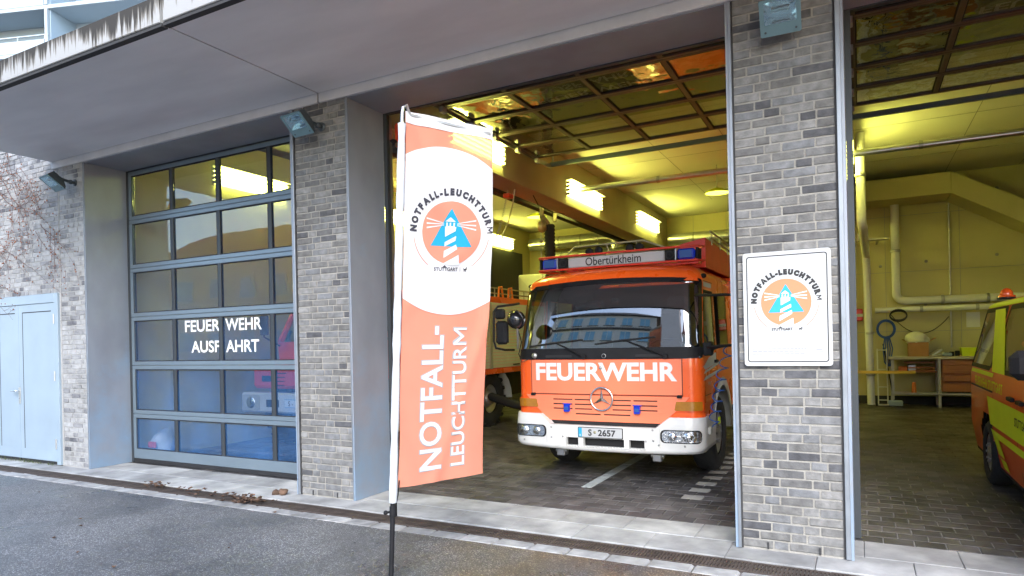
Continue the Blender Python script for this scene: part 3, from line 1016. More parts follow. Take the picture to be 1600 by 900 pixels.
def sectional_gate(label, x0, Mx, pane_m, words, frame_m, mull_m, w=GW):
    """closed frame: x 0..w, outer face y=0 (towards -y), z 0..GH; Mx places it"""
    org = Mx @ Vector((w / 2, 0, 0))
    root = thing('sectional_gate', label, 'gate', org, 'glazed sectional gates')
    fx = w / NCOL
    for r in range(NR):
        z0 = r * RH
        bot = .19 if r == 0 else .055
        top = .055
        b = B()
        e = .002
        b.box(0, w, 0, .045, z0 + e + (.055 if r == 0 else 0), z0 + bot, .004)
        b.box(0, w, 0, .045, z0 + RH - top, z0 + RH - e, .004)
        b.box(0, .06, .001, .044, z0 + bot, z0 + RH - top)
        b.box(w - .06, w, .001, .044, z0 + bot, z0 + RH - top)
        sec = b.build('section', frame_m, root, M=Mx)
        if r == 0:
            B().box(0, w, .004, .04, .003, .055).build('rubber_seal', M['rubber'], sec, M=Mx)
        for c in range(1, NCOL):
            B().box(c * fx - .027, c * fx + .027, .003, .042, z0 + bot, z0 + RH - top, .003).build('mullion', mull_m, sec, M=Mx)
        b = B()
        for (xa, xb) in [(.06, fx - .027)] + [(c * fx + .027, (c + 1) * fx - .027) for c in range(1, NCOL - 1)] + [((NCOL - 1) * fx + .027, w - .06)]:
            # black glazing gasket
            o = [(xa, z0 + bot), (xb, z0 + bot), (xb, z0 + RH - top), (xa, z0 + RH - top)]
            n_ = [(xa + .012, z0 + bot + .012), (xb - .012, z0 + bot + .012), (xb - .012, z0 + RH - top - .012), (xa + .012, z0 + RH - top - .012)]
            ring(b, o, n_, lambda u, v: (u, .008, v))
            ring(b, o, n_, lambda u, v: (u, .037, v))
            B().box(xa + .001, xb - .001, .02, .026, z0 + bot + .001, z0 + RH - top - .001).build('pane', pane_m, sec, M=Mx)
        b.build('gasket', M['rubber'], sec, M=Mx)
        if r == 2:
            for (body, cx, cz, ww) in words:
                bb = B()
                put(bb, text_fit(body, ww, .155, .02), lambda u, v: (cx + u, .0165, cz + v))
                bb.build('lettering', M['white_print'], sec, M=Mx)
    return root


def words_for(off):
    return [('FEUER', off - .40, 1.885, .69), ('WEHR', off + .375, 1.885, .66), ('AUSF', off - .345, 1.61, .56), ('AHRT', off + .35, 1.61, .60)]


gx0 = BAY[0][0] + .055
W1 = words_for(gx0 * 0 + (-7.25 - gx0))
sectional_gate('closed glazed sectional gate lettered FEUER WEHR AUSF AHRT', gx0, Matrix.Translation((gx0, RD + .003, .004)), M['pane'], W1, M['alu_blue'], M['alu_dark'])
# open gates lie flat under the ceiling: closed (x, y, z) -> (x, 0.35 + z, 4.58 - y)
Mopen = Matrix(((1, 0, 0, 0), (0, 0, 1, .36), (0, -1, 0, 4.58), (0, 0, 0, 1)))
W2 = words_for(GW / 2 - .02)
sectional_gate('open glazed gate lying under the ceiling above the front fire engine', 0, Matrix.Translation((BAY[1][0] + .02, 0, 0)) @ Mopen, M['pane_open'], W2, M['gate_frame_open'], M['gate_frame_open'])
sectional_gate('open glazed gate lying under the ceiling above the van', 0, Matrix.Translation((BAY[2][0] + .03, 0, 0)) @ Mopen, M['pane_open'], W2, M['gate_frame_open'], M['gate_frame_open'])

for i, (x0, x1) in enumerate(BAY):
    lab = ['steel guide tracks of the closed gate', 'steel guide tracks and cross bar of the open gate above the fire engine', 'steel guide tracks and cross bar of the open gate above the van'][i]
    tr = thing('gate_track', lab, 'gate track', ((x0 + x1) / 2, 2, 4.5))
    for xx in (x0 + .02, x1 - .02):
        s_ = 1 if xx == x0 + .02 else -1
        B().box(xx - .02 * 0, xx + s_ * .03, RD + .052, RD + .10, .005, LZ - .03).build('upright_track', M['steel'], tr)
        B().box(xx - s_ * .011, xx + s_ * .034, RD + .001, RD + .05, .005, LZ - .009).build('edge_cover', M['alu_dark'], tr)
        if i:
            B().box(xx - s_ * .012, xx - s_ * .002, .7, 5.05, 4.50, 4.575).build('ceiling_track', M['steel'], tr)
            for k in range(6):
                yy = .36 + RH * (k + .97)
                B().box(xx - s_ * .002, xx + s_ * .05, yy - .05, yy + .05, 4.46, 4.533, .004).build('hinge_plate', M['sign_white'], tr)
    B().box(x0 + .055, x1 - .055, RD + (.002 if i else .004), RD + .052, LZ - (.02 if i else .024), LZ + .001).build('head_cover', M['alu_dark'], tr)
    if i:
        B().beam((x0 + .0, 5.07, 4.58), (x1, 5.07, 4.58), .05, .07).build('cross_bar', M['alu_blue'], tr)
        for xx in (x0 + .04, x1 - .04):
            B().cyl((xx, 5.07, 4.61), (xx, 5.07, CZ - .02), .015).build('hanger', M['steel'], tr)

# ------------------------------------------------------------------ blue double door in the brick wall
dd = thing('double_door', 'pale blue steel double door with lever handle in the bleached wall', 'door', ((DW[0] + DW[1]) / 2, 0, 0))
b = B()
b.box(DW[0], DW[0] + .09, -.03, .06, .01, DW[2], .004)
b.box(DW[1] - .09, DW[1], -.03, .06, .01, DW[2], .004)
b.box(DW[0] + .091, DW[1] - .091, -.029, .06, DW[2] - .13, DW[2], .004)
b.build('frame', M['door_blue'], dd)
mid = -10.885
for k_, (a0, a1) in enumerate(((DW[0] + .094, mid - .003), (mid + .003, DW[1] - .094))):
    b = B().box(a0, a1, -.018, .03, .05, DW[2] - .134, .003)
    lf = b.build('door_leaf', M['door_blue'], dd)
    g0, g1 = a0 + .10, a1 - .09
    bb = B()
    for (u0, u1, v0, v1) in ((g0, g0 + .014, .2, 2.17), (g0, g1, 2.156, 2.17)):
        bb.box(u0, u1, -.0195, -.0185, v0, v1)
    bb.build('panel_groove', M['seam'], lf)
    B().box(a0, a1, -.0215, -.0185, .055, .19, .001).build('kick_plate', M['door_blue'], lf)
    B().box(a0 + .01, a1 - .01, -.016, .02, .012, .048).build('bottom_seal', M['rubber'], lf)
for x_ in (DW[0] + .092, DW[1] - .092):
    for z_ in (.3, 1.25, 2.05): B().cyl((x_, -.034, z_ - .07), (x_, -.034, z_ + .07), .011, n=10).build('hinge', M['alu'], dd)
hb = B()
hb.box(mid - .03, mid - .004 + .03, -.024, -.0185, .87, 1.08, .002)
B().box(mid - .03, mid + .024, -.024, -.0192, .84, 1.08, .002).build('handle_plate', M['alu'], dd)
B().tube([(mid, -.02, 1.03), (mid, -.07, 1.03), (mid - .02, -.078, 1.03), (mid - .13, -.075, 1.03)], .0105, 8).build('handle', M['chrome'], dd)
B().cyl((mid, -.018, .92), (mid, -.03, .92), .012).build('lock', M['chrome'], dd)


# ------------------------------------------------------------------ flood lights
def floodlight(label, mount, head_c, yaw_, pitch_, w=.29, h=.25, d=.1):
    root = thing('floodlight', label, 'floodlight', mount, 'floodlights above the gates')
    Rm = Matrix.Translation(head_c) @ Matrix.Rotation(yaw_, 4, 'Z') @ Matrix.Rotation(pitch_, 4, 'X')
    # head: face towards local -y, wedge-shaped back
    b = B()
    fw_, fh_ = w / 2, h / 2
    f_ = [(-fw_, 0, -fh_), (fw_, 0, -fh_), (fw_, 0, fh_), (-fw_, 0, fh_)]
    k_ = [(-fw_ * .96, .03, -fh_ * .96), (fw_ * .96, .03, -fh_ * .96), (fw_ * .96, .03, fh_ * .96), (-fw_ * .96, .03, fh_ * .96)]
    q_ = [(-fw_ * .8, d, -fh_ * .35), (fw_ * .8, d, -fh_ * .35), (fw_ * .8, d, fh_ * .75), (-fw_ * .8, d, fh_ * .75)]
    b.add(f_ + k_ + q_, [(0, 1, 5, 4), (1, 2, 6, 5), (2, 3, 7, 6), (3, 0, 4, 7), (4, 5, 9, 8), (5, 6, 10, 9), (6, 7, 11, 10), (7, 4, 8, 11), (8, 9, 10, 11)])
    b.build('housing', M['flood'], root, M=Rm)
    b = B()
    o = rr(-fw_, fw_, -fh_, fh_, .012, 4)
    n_ = rr(-fw_ * .78, fw_ * .78, -fh_ * .35, fh_ * .85, .012, 4)
    ring(b, o, n_, lambda u, v: (u, -.004, v))
    ring(b, o, rr(-fw_ + .0001, fw_ - .0001, -fh_ + .0001, fh_ - .0001, .012, 4), lambda u, v: (u, 0, v))
    o2 = [(u, v) for u, v in o]
    b.add([(u, -.004, v) for u, v in o] + [(u, .002, v) for u, v in o], [(i, (i + 1) % len(o), len(o) + (i + 1) % len(o), len(o) + i) for i in range(len(o))])
    b.build('face_frame', M['flood_face'], root, M=Rm)
    b = B()
    r0_ = [(-fw_ * .78, fh_ * .85), (fw_ * .78, fh_ * .85), (fw_ * .78, -fh_ * .35), (-fw_ * .78, -fh_ * .35)]
    r1_ = [(-fw_ * .5, fh_ * .5), (fw_ * .5, fh_ * .5), (fw_ * .5, -fh_ * .05), (-fw_ * .5, -fh_ * .05)]
    b.add([(u, -.003, v) for u, v in r0_] + [(u, d * .55, v) for u, v in r1_], [(0, 1, 5, 4), (1, 2, 6, 5), (2, 3, 7, 6), (3, 0, 4, 7), (4, 5, 6, 7)])
    b.build('reflector', M['reflector'], root, M=Rm)
    B().cyl((-fw_ * .45, .02, fh_ * .3), (fw_ * .45, .02, fh_ * .3), .008).build('bulb', M['sign_white'], root, M=Rm)
    B().box(-fw_ * .78, fw_ * .78, -.006, -.0045, -fh_ * .35, fh_ * .85).build('glass', M['flood_glass'], root, M=Rm)
    b = B()
    for sx in (-1, 1): b.cyl((sx * fw_ * .75, -.0045, -fh_ * .75), (sx * fw_ * .75, -.008, -fh_ * .75), .008, n=8)
    b.build('screw', M['flood'], root, M=Rm)
    # wall arm
    back = Rm @ Vector((0, d * .9, fh_ * .2))
    b = B().tube([mount, Vector(mount) + Vector((0, -.07, 0)), back + Vector((0, .03, .0)), back], .02, 8)
    b.ball(Vector(mount) + Vector((0, -.06, 0)), .032, 10, 6)
    b.lathe([(.001, -.012), (.045, -.012), (.045, 0)], mount, (0, 1, 0), 14)
    b.build('bracket', M['flood'], root)
    return root


floodlight('dark floodlight seen side-on at the top of the bleached pillar', (-9.40, -.005, 3.88), (-9.33, -.34, 3.80), R(-8), R(52))
floodlight('aqua faced floodlight on the left edge of the middle brick pillar', (-4.93, -.005, 3.88), (-4.98, -.31, 3.83), R(-4), R(48))
floodlight('floodlight with bright reflector high on the pillar with the sign plate', (-.44, -.005, 3.93), (-.45, -.22, 3.84), R(2), R(40), w=.27)


# ------------------------------------------------------------------ lighthouse emblem (shared by sign and banner)
def arc_text(b, body, R0, a0, a1, size, fn, bold=.015, sx=1.0):
    n = len(body)
    # advance by glyph width
    ws = []
    for ch in body:
        v, f = text2d(ch, size, bold, sx=sx)
        ws.append(max(p[0] for p in v) - min(p[0] for p in v) if v else size * .3)
    gap = (abs(a0 - a1) * R0 - sum(ws)) / (n - 1)
    pos = 0
    for ch, w_ in zip(body, ws):
        a = a0 - (pos + w_ / 2) / R0
        v, f = text2d(ch, size, bold, sx=sx)
        cx = (max(p[0] for p in v) + min(p[0] for p in v)) / 2
        ca, sa = math.cos(a - PI / 2), math.sin(a - PI / 2)
        bx_, by_ = R0 * math.cos(a), R0 * math.sin(a)
        put(b, ([(p[0] - cx, p[1]) for p in v], f), lambda u, w: fn(bx_ + u * ca - w * sa, by_ + u * sa + w * ca))
        pos += w_ + gap


def disc(b, r, fn, n=40, rings=8):
    v, f = [fn(0, 0)], []
    for j in range(1, rings + 1):
        for k in range(n):
            a = 2 * PI * k / n
            v.append(fn(r * j / rings * math.cos(a), r * j / rings * math.sin(a)))
    for k in range(n):
        f.append((0, 1 + k, 1 + (k + 1) % n))
    for j in range(rings - 1):
        for k in range(n):
            f.append((1 + j * n + k, 1 + (j + 1) * n + k, 1 + (j + 1) * n + (k + 1) % n, 1 + j * n + (k + 1) % n))
    b.add(v, f, 0, True)


def polys(b, lst, fn):
    for pl in lst:
        b.add([fn(*p) for p in pl], [list(range(len(pl)))])


def sub_poly(b, pl, fn, n=4):
    """quad or triangle subdivided so that it follows curved cloth"""
    if len(pl) == 3: pl = pl + [pl[2]]
    A, B_, C_, D_ = [Vector((*p, 0)) for p in pl]
    v = []
    for j in range(n + 1):
        for i in range(n + 1):
            s_, t_ = i / n, j / n
            p = (A * (1 - s_) + B_ * s_) * (1 - t_) + (D_ * (1 - s_) + C_ * s_) * t_
            v.append(fn(p.x, p.y))
    b.add(v, [(j * (n + 1) + i, j * (n + 1) + i + 1, (j + 1) * (n + 1) + i + 1, (j + 1) * (n + 1) + i) for j in range(n) for i in range(n)], 0, True)


HORSE = [(-.3, -.5), (-.2, -.45), (-.12, -.2), (0, -.12), (.1, -.4), (.2, -.5), (.25, -.45), (.18, -.1), (.3, .02), (.48, -.08), (.5, 0), (.32, .14), (.34, .28), (.5, .4), (.46, .48), (.28, .5), (.2, .38), (.05, .15), (-.2, .1), (-.4, .3), (-.5, .26), (-.34, .02), (-.3, -.2)]


def emblem(parent, fn0, ms, step=.0012, bold=.014):
    """lighthouse badge in units of the disc radius; fn0(u, v, h) -> 3-D, h lifts off the surface"""
    L0 = lambda u, v: fn0(u, v, step)
    L1 = lambda u, v: fn0(u, v, step * 2)
    L2 = lambda u, v: fn0(u, v, step * 3)
    b = B(); disc(b, 1.0, L0)
    e = b.build('emblem_disc', ms['orange'], parent)
    b = B(); sub_poly(b, [(-.71, -.43), (.71, -.43), (0, .77)], L1, 8)
    b.build('emblem_triangle', ms['cyan'], parent)
    b = B()
    for pl in ([(-.19, .36), (.15, .36), (-.02, .50)], [(-.16, .20), (.13, .20), (.13, .225), (-.16, .225)],
               [(-.16, .33), (-.10, .33), (-.10, .22), (-.16, .22)], [(-.04, .33), (.01, .33), (.01, .22), (-.04, .22)], [(.08, .33), (.13, .33), (.13, .22), (.08, .22)],
               [(-.2, .2), (.18, .2), (.17, .07), (-.2, -.13)], [(-.22, -.30), (.2, -.08), (.21, -.22), (-.23, -.44)],
               [(-.25, -.58), (.23, -.34), (.24, -.5), (-.27, -.80)], [(-.3, -.98), (.28, -.68), (.3, -1.01), (-.02, -1.03)]):
        sub_poly(b, pl, L2, 3)
    for s_ in (-1, 1):
        for (y0, y1, t_) in ((.3, .42, .05), (.27, .26, .05), (.24, .12, .05)):
            sub_poly(b, [(s_ * .22 - .02, y0 - .008), (s_ * .84 - .01, y1 - t_ / 2), (s_ * .84 - .01, y1 + t_ / 2), (s_ * .22 - .02, y0 + .008)], L2, 3)
    b.build('emblem_lighthouse', ms['white'], parent)
    b = B(); arc_text(b, 'NOTFALL-LEUCHTTURM', 1.2, R(181), R(1), .27, L1, bold, .92)
    b.build('lettering', ms['dark'], parent)
    b = B()
    for a0, a1 in ((188, 233), (307, 352)):
        n = 14
        v = []
        for i in range(n + 1):
            a = R(a0 + (a1 - a0) * i / n)
            v += [L1(1.27 * math.cos(a), 1.27 * math.sin(a)), L1(1.292 * math.cos(a), 1.292 * math.sin(a))]
        b.add(v, [(2 * i, 2 * i + 1, 2 * i + 3, 2 * i + 2) for i in range(n)])
        b.build('emblem_arc', ms['orange'], parent)
        b = B()
    b = B()
    put(b, text_fit('STUTTGART', .84, .115, bold), lambda u, v: L1(u - .17, v - 1.15))
    sub_poly(b, [(-.31, -1.085), (-.16, -1.085), (-.235, -1.03)], L1, 2)
    b.build('lettering', ms['dark'], parent)
    b = B()
    b.add([L1(.345, -1.22), L1(.355, -1.22), L1(.355, -1.07), L1(.345, -1.07)], [(0, 1, 2, 3)])
    b.build('divider_line', ms['dark'], parent)
    b = B()
    b.add([L1(.56 + u * .17, -1.14 + v * .15) for u, v in HORSE], [list(range(len(HORSE)))])
    b.build('horse_mark', ms['dark'], parent)


# sign plate
sg = thing('sign_plate', 'white rectangular NOTFALL-LEUCHTTURM sign plate screwed to the large brick pillar', 'sign', (-.466, -.03, 1.79))
SX0, SX1, SZ0, SZ1 = -.764, -.168, 1.374, 2.214
b = B()
b.prism(rr(SX0, SX1, SZ0, SZ1, .022, 5), lambda u, v, h: (u, h, v), -.034, -.026)
b.build('plate', M['sign_white'], sg)
b = B()
ring(b, rr(SX0 + .024, SX1 - .024, SZ0 + .028, SZ1 - .028, .02, 5), rr(SX0 + .031, SX1 - .031, SZ0 + .035, SZ1 - .035, .015, 5), lambda u, v: (u, -.0348, v))
b.build('border_line', M['black_print'], sg)
PR = .171
emblem(sg, lambda u, v, h: (SX0 + .294 + u * PR, -.034 - h, SZ1 - .375 + v * PR), dict(orange=M['orange_print'], cyan=M['blue_print'], white=M['white_print'], dark=M['black_print']), .0007, .032)
b = B()
rg = random.Random(4)
for k, zz in enumerate((1.497, 1.478, 1.459)):
    x = SX0 + .058
    while x < SX0 + (.43, .44, .4)[k]:
        w_ = rg.uniform(.012, .034)
        b.add([(x, -.0348, zz), (x + w_, -.0348, zz), (x + w_, -.0348, zz + .006), (x, -.0348, zz + .006)], [(0, 1, 2, 3)])
        x += w_ + .005
ring(b, rr(SX1 - .118, SX1 - .048, 1.458, 1.506, .006, 3), rr(SX1 - .1165, SX1 - .0495, 1.4595, 1.5045, .005, 3), lambda u, v: (u, -.0348, v))
for zz, a_, e_ in ((1.488, -.108, -.066), (1.47, -.088, -.058)):
    b.add([(SX1 + a_, -.0348, zz), (SX1 + e_, -.0348, zz), (SX1 + e_, -.0348, zz + .007), (SX1 + a_, -.0348, zz + .007)], [(0, 1, 2, 3)])
b.build('small_print', M['grey_print'], sg)
b = B()
for u in (SX0 + .05, SX1 - .05):
    for v in (SZ0 + .05, SZ1 - .05): b.cyl((u, -.026, v), (u, -.008, v), .012, n=8)
b.build('spacer', M['steel'], sg)

# ------------------------------------------------------------------ beach-flag banner
FP = Vector((-2.815, -1.7, 0))
FE = Vector((math.sin(R(30)), math.cos(R(30)), 0))
FN = Vector((math.cos(R(30)), -math.sin(R(30)), 0))    # faces the viewer
BL, TL, TR, BR = (.064, .626), (.190, 3.199), (.878, 3.167), (.742, .636)
fl = thing('banner_flag', 'tall apricot and white NOTFALL-LEUCHTTURM banner flag on a black pole', 'banner', FP)


def cloth(u, v, h=0.0):
    """u 0..1 across from the pole, v 0..1 upwards"""
    s0 = BL[0] + (TL[0] - BL[0]) * v; s1 = BR[0] + (TR[0] - BR[0]) * v
    z0 = BL[1] + (TL[1] - BL[1]) * v; z1 = BR[1] + (TR[1] - BR[1]) * v
    s1 += -.012 * math.sin(v * PI * 2.2 + .5) * 1.0
    s = s0 + (s1 - s0) * u
    z = z0 + (z1 - z0) * u
    d = .016 * math.sin(u * 4.0 + v * 3.2 + .4) * (.25 + .8 * u) + .004 * math.sin(u * 11 - v * 7) * u
    d += .016 * math.exp(-((u + 1.1 * (v - .12)) / .10) ** 2) + .014 * math.exp(-((u - .5 - 1.4 * (v - .08)) / .07) ** 2) - .015 * math.exp(-((u - .1 - 1.6 * (.98 - v)) / .09) ** 2) + .010 * math.exp(-((v - .47 - .25 * u) / .035) ** 2) - .009 * math.exp(-((v - .78 + .2 * u) / .04) ** 2)
    d += .006 * (1 - v) * math.sin(u * 9 + 6 * v) * u + .0035 * math.sin(9 * u + 14 * v) * math.sin(5 * v + 3 * u) + .003 * math.sin(23 * (v + .22 * u)) * (1 - u)
    return FP + FE * s + Vector((0, 0, z)) + FN * (d + h)


ASP = .68
HB = 2.56


def cl_m(x, y, h=0.0):
    return cloth(x / ASP, y / HB, h)


NU, NV = 24, 72
b = B(); b.grid(lambda u, v: cloth(u, v), [i / NU for i in range(NU + 1)], [i / NV for i in range(NV + 1)])
ban = b.build('cloth', M['cloth_apricot'], fl)
# white disc area clipped by the cloth's sides; white hems
BCX, BCY, BRR = .34, 1.765, .597
for nm, lift in (('white_field', .0045),):
    b = B()
    nx, ny = 26, 30
    v, f = [], []
    for i in range(nx + 1):
        x = ASP * i / nx
        hh = math.sqrt(max(BRR ** 2 - (x - BCX) ** 2, 0))
        for j in range(ny + 1):
            v.append(cl_m(x, BCY - hh + 2 * hh * j / ny, lift))
    for i in range(nx):
        for j in range(ny):
            f.append((i * (ny + 1) + j, (i + 1) * (ny + 1) + j, (i + 1) * (ny + 1) + j + 1, i * (ny + 1) + j + 1))
    b.add(v, f, 0, True)
    b.build(nm, M['cloth_white'], fl)
b = B(); b.grid(lambda u, v: cloth(u, v, .005), [i / NU for i in range(NU + 1)], [.968, .984, 1.0])
b.grid(lambda u, v: cloth(u, v, -.005), [i / NU for i in range(NU + 1)], [.968, .984, 1.0])
b.build('top_hem', M['cloth_white'], fl)
b = B(); b.grid(lambda u, v: cloth(u, v, .0022), [.985, 1.0], [i / NV for i in range(NV + 1)])
b.build('side_hem', M['cloth_apricot'], fl)
ER = .228
emblem(fl, lambda u, v, h: cl_m(.36 + (u * math.cos(R(4)) - v * math.sin(R(-1))) * ER, 1.755 + (u * math.sin(R(3)) + v) * ER, h + .0065), dict(orange=M['cloth_apricot'], cyan=M['cloth_cyan'], white=M['cloth_white'], dark=M['cloth_grey']), .0012, .022)
# lettering running upwards, narrow outline shadow behind white letters
for body, ux, hh, y0, y1, bold in (('NOTFALL-', .238, .168, .09, 1.085, .012), ('LEUCHTTURM', .455, .108, .095, 1.075, .008)):
    vf = text_fit(body, y1 - y0, hh, bold)
    vf2 = text_fit(body, y1 - y0 + .014, hh + .014, bold + .02)
    b = B(); put(b, vf2, lambda u, v: cl_m(ux - v, (y0 + y1) / 2 + u, .004)); b.build('lettering_outline', M['grey_print'], fl)
    b = B(); put(b, vf, lambda u, v: cl_m(ux - v, (y0 + y1) / 2 + u, .0055)); b.build('lettering', M['cloth_white'], fl)


def pole_pt(z): return FP + FE * (.064 + (.19 - .064) * (z - .626) / 2.573 - .03) + Vector((0, 0, z))


b = B()
n = 14
pts = [pole_pt(.53 + (3.10 - .53) * i / 24) for i in range(25)]
rs = [.0265 + .0025 * math.sin(i * 2.7) + .002 * math.sin(i * 1.3) for i in range(25)]
b.tube(pts, rs, 12)
b.build('pole_sleeve', M['cloth_white'], fl)
top = pole_pt(3.2)
b = B().tube([pole_pt(3.0), pole_pt(3.16), pole_pt(3.2) + FE * .004 + Vector((0, 0, .012)), pole_pt(3.22) + FE * .03 + Vector((0, 0, .012)), cloth(.06, .992), cloth(.5, .988), cloth(.97, .984)], .0115, 10)
b.build('top_arm', M['alu'], fl)
b = B()
b.cyl(pole_pt(.02), pole_pt(.56), .0165)
b.cyl(pole_pt(.44), pole_pt(.505), .022)
b.build('pole', M['black_plastic'], fl)
b = B()
k0 = pole_pt(.47)
b.cyl(k0, k0 - FE * .045, .008); b.ball(k0 - FE * .05, .016, 10, 6)
b.box(k0.x + .012, k0.x + .03, k0.y - .01, k0.y + .01, .44, .53)
b.build('clamp_knob', M['black_plastic'], fl)
b = B().tube([pole_pt(.49) + FE * .02, cloth(.0, -.02, .01), cloth(.005, .02, .012)], .004, 6)
b.build('tension_cord', M['black_plastic'], fl)
b = B().cyl(FP + Vector((0, 0, .0005)), FP + Vector((0, 0, .012)), .026)
b.build('ground_socket', M['black_plastic'], fl)

# ================================================================== FRONT FIRE ENGINE
TX = -2.56
eng = thing('fire_engine', 'orange red fire engine lettered FEUERWEHR with Obertürkheim roof sign in the middle bay', 'fire engine', (TX, 3, 0))


def lerp(a, b, t): return a + (b - a) * max(0, min(1, t))


def cw(z):
    if z < 1.3: return 1.088
    if z < 2.25: return lerp(1.088, 1.045, (z - 1.3) / .95)
    return 1.045 - .16 * max(0, (z - 2.25) / .14) ** 2


def cf(z):
    if z < 1.38: return 1.785 + .01 * (1.38 - z)
    if z < 2.25: return 1.785 + (z - 1.38) * .155 + .1225 * (z - 1.38) ** 2
    return 2.013 + .28 * max(0, (z - 2.25) / .14) ** 2


CR, CBOW = .13, .04


def crown(x, z): return z + .06 * max(0, min(1, (z - 1.5) / .7)) * (1 - (x / 1.1) ** 2)


def S(t, z, off=0.0):
    """cab skin: t runs round the front from the centre line, z up, off outwards"""
    w = cw(z); a = w - CR; s = 1 if t >= 0 else -1; q = abs(t)
    if q <= a:
        x, y = q, cf(z) + CBOW * (q / 1.0) ** 2
        nx, ny = -2 * CBOW * q, -1
        l = math.hypot(nx, ny); nx, ny = -nx / l, ny / l
    else:
        yb = cf(z) + CBOW * a * a
        an = (q - a) / CR
        if an <= PI / 2:
            x, y = a + CR * math.sin(an), yb + CR * (1 - math.cos(an)); nx, ny = math.sin(an), -math.cos(an)
        else:
            x, y = w, yb + CR + (q - a - CR * PI / 2); nx, ny = 1, 0
    return Vector((TX + s * (x + nx * off), y + ny * off, crown(x, z)))


def tc_(z, ang): return cw(z) - CR + CR * R(ang)          # t of a corner angle


def ts(y, z): a = cw(z) - CR; return a + CR * PI / 2 + (y - cf(z) - CBOW * a * a - CR)


ST = [('f', k / 6) for k in range(7)] + [('c', a) for a in (22.5, 45, 67.5, 90)] + [('d', .04)] + [('y', y) for y in (2.40, 2.62, 2.72, 3.0, 3.5, 3.95, 4.3)]


def stt(st, z):
    k, v = st
    if k == 'f': return v * (cw(z) - CR)
    if k == 'c': return tc_(z, v)
    if k == 'd': return tc_(z, 90) + v
    return max(ts(v, z), tc_(z, 90) + .05)


LV = [.72, .85, .97, 1.02, 1.12, 1.25, 1.38, 1.42, 1.46, 1.6, 1.8, 2.0, 2.1, 2.2, 2.25, 2.29, 2.325, 2.355, 2.378, 2.39]


def cab_shell(off, m, name):
    b = B()
    n, L_ = len(ST), len(LV)
    for s in (1, -1):
        v = [S(s * stt(st, z), z, off) for z in LV for st in ST]
        f = []
        for j in range(L_ - 1):
            zm = (LV[j] + LV[j + 1]) / 2
            for i in range(n - 1):
                if 1.42 < zm < 2.2 and i < 9: continue                       # windscreen
                if 1.46 < zm < 2.1 and i in (11, 12): continue               # door window
                if 1.46 < zm < 2.1 and i in (14, 15): continue               # crew window
                if zm < 1.02 and i in (12, 13, 14, 15): continue             # wheel arch
                f.append((j * n + i, j * n + i + 1, (j + 1) * n + i + 1, (j + 1) * n + i))
        if s < 0: f = [q[::-1] for q in f]
        b.add(v, f, 0, True)
    # roof and rear
    zt = LV[-1]
    pts = [S(stt(st, zt), zt, off) for st in ST]
    mir = [Vector((2 * TX - p.x, p.y, p.z)) for p in pts]
    cen = [Vector((TX, p.y, p.z)) for p in pts]
    v = pts + mir + cen
    b.add(v, [(i, i + 1, 2 * n + i + 1, 2 * n + i) for i in range(n - 1)] + [(n + i, n + i + 1, 2 * n + i + 1, 2 * n + i) for i in range(n - 1)], 0, True)
    b.box(TX - 1.04 - off, TX + 1.04 + off, 4.29, 4.30 + off, .75, 2.36)
    return b.build(name, m, eng, merge=True)


cab = cab_shell(0, M['red_lacq'], 'cab')
cab_shell(-.025, M['dark_int'], 'cab_lining')

# windscreen: black surround with rounded corners and curved glass
zb, zt_ = 1.40, 2.225


def Wf(off): return lambda q, z: S(q * tc_(z, 80), z, off)


out = rr(-1, 1, 1.372, zt_ + .005, .05, 5, 14)
inn = rr(-.945, .945, 1.50, zt_ - .05, .07, 5, 14)
b = B(); ring(b, out, inn, Wf(.004), 0, True)
b.build('windscreen_surround', M['black_gloss'], eng)
b = B(); patch(b, -.95, .95, 1.49, zt_ - .04, .07, Wf(.001), 24, 8)
b.build('windscreen', M['ws'], eng)
# wiper cowl
b = B(); patch(b, -.985, .985, 1.376, 1.497, .03, Wf(.010), 24, 3)
b.build('cowl_panel', M['black_plastic'], eng)
for x in (-.52, .56):
    b = B(); patch(b, x - .17, x + .17, 1.395, 1.425, .014, lambda t, z: S(t, z, .022), 8, 2)
    b.build('cowl_grip', M['rubber'], eng)
for x0_, x1_, z1_ in ((-.20, -.62, 1.56), (.72, .22, 1.575)):
    b = B()
    b.cyl(S(x0_, 1.405, .0), S(x0_, 1.405, .05), .028, n=10)
    b.tube([S(x0_, 1.405, .045), S(x0_ * .75 + x1_ * .25, 1.46, .05), S(x1_ + .08, z1_ - .01, .035)], [.014, .011, .008], 8)
    wp = b.build('wiper', M['black_plastic'], eng)
    b = B().tube([S(x1_ - .3, z1_ - .035, .014), S(x1_, z1_, .02), S(x1_ + .38, z1_ + .03, .014)], .009, 6)
    b.build('wiper_blade', M['rubber'], wp)
b = B().lathe([(.001, .02), (.03, .018), (.034, 0)], S(-.84, 1.42, .01), (0, -1, 0), 14); b.build('washer_cap', M['alu'], eng)
b = B().lathe([(.026, .0), (.026, .004), (.02, .004)], S(.03, 1.41, .012), (0, -1, 0), 14); b.build('washer_cap', M['steel'], eng)

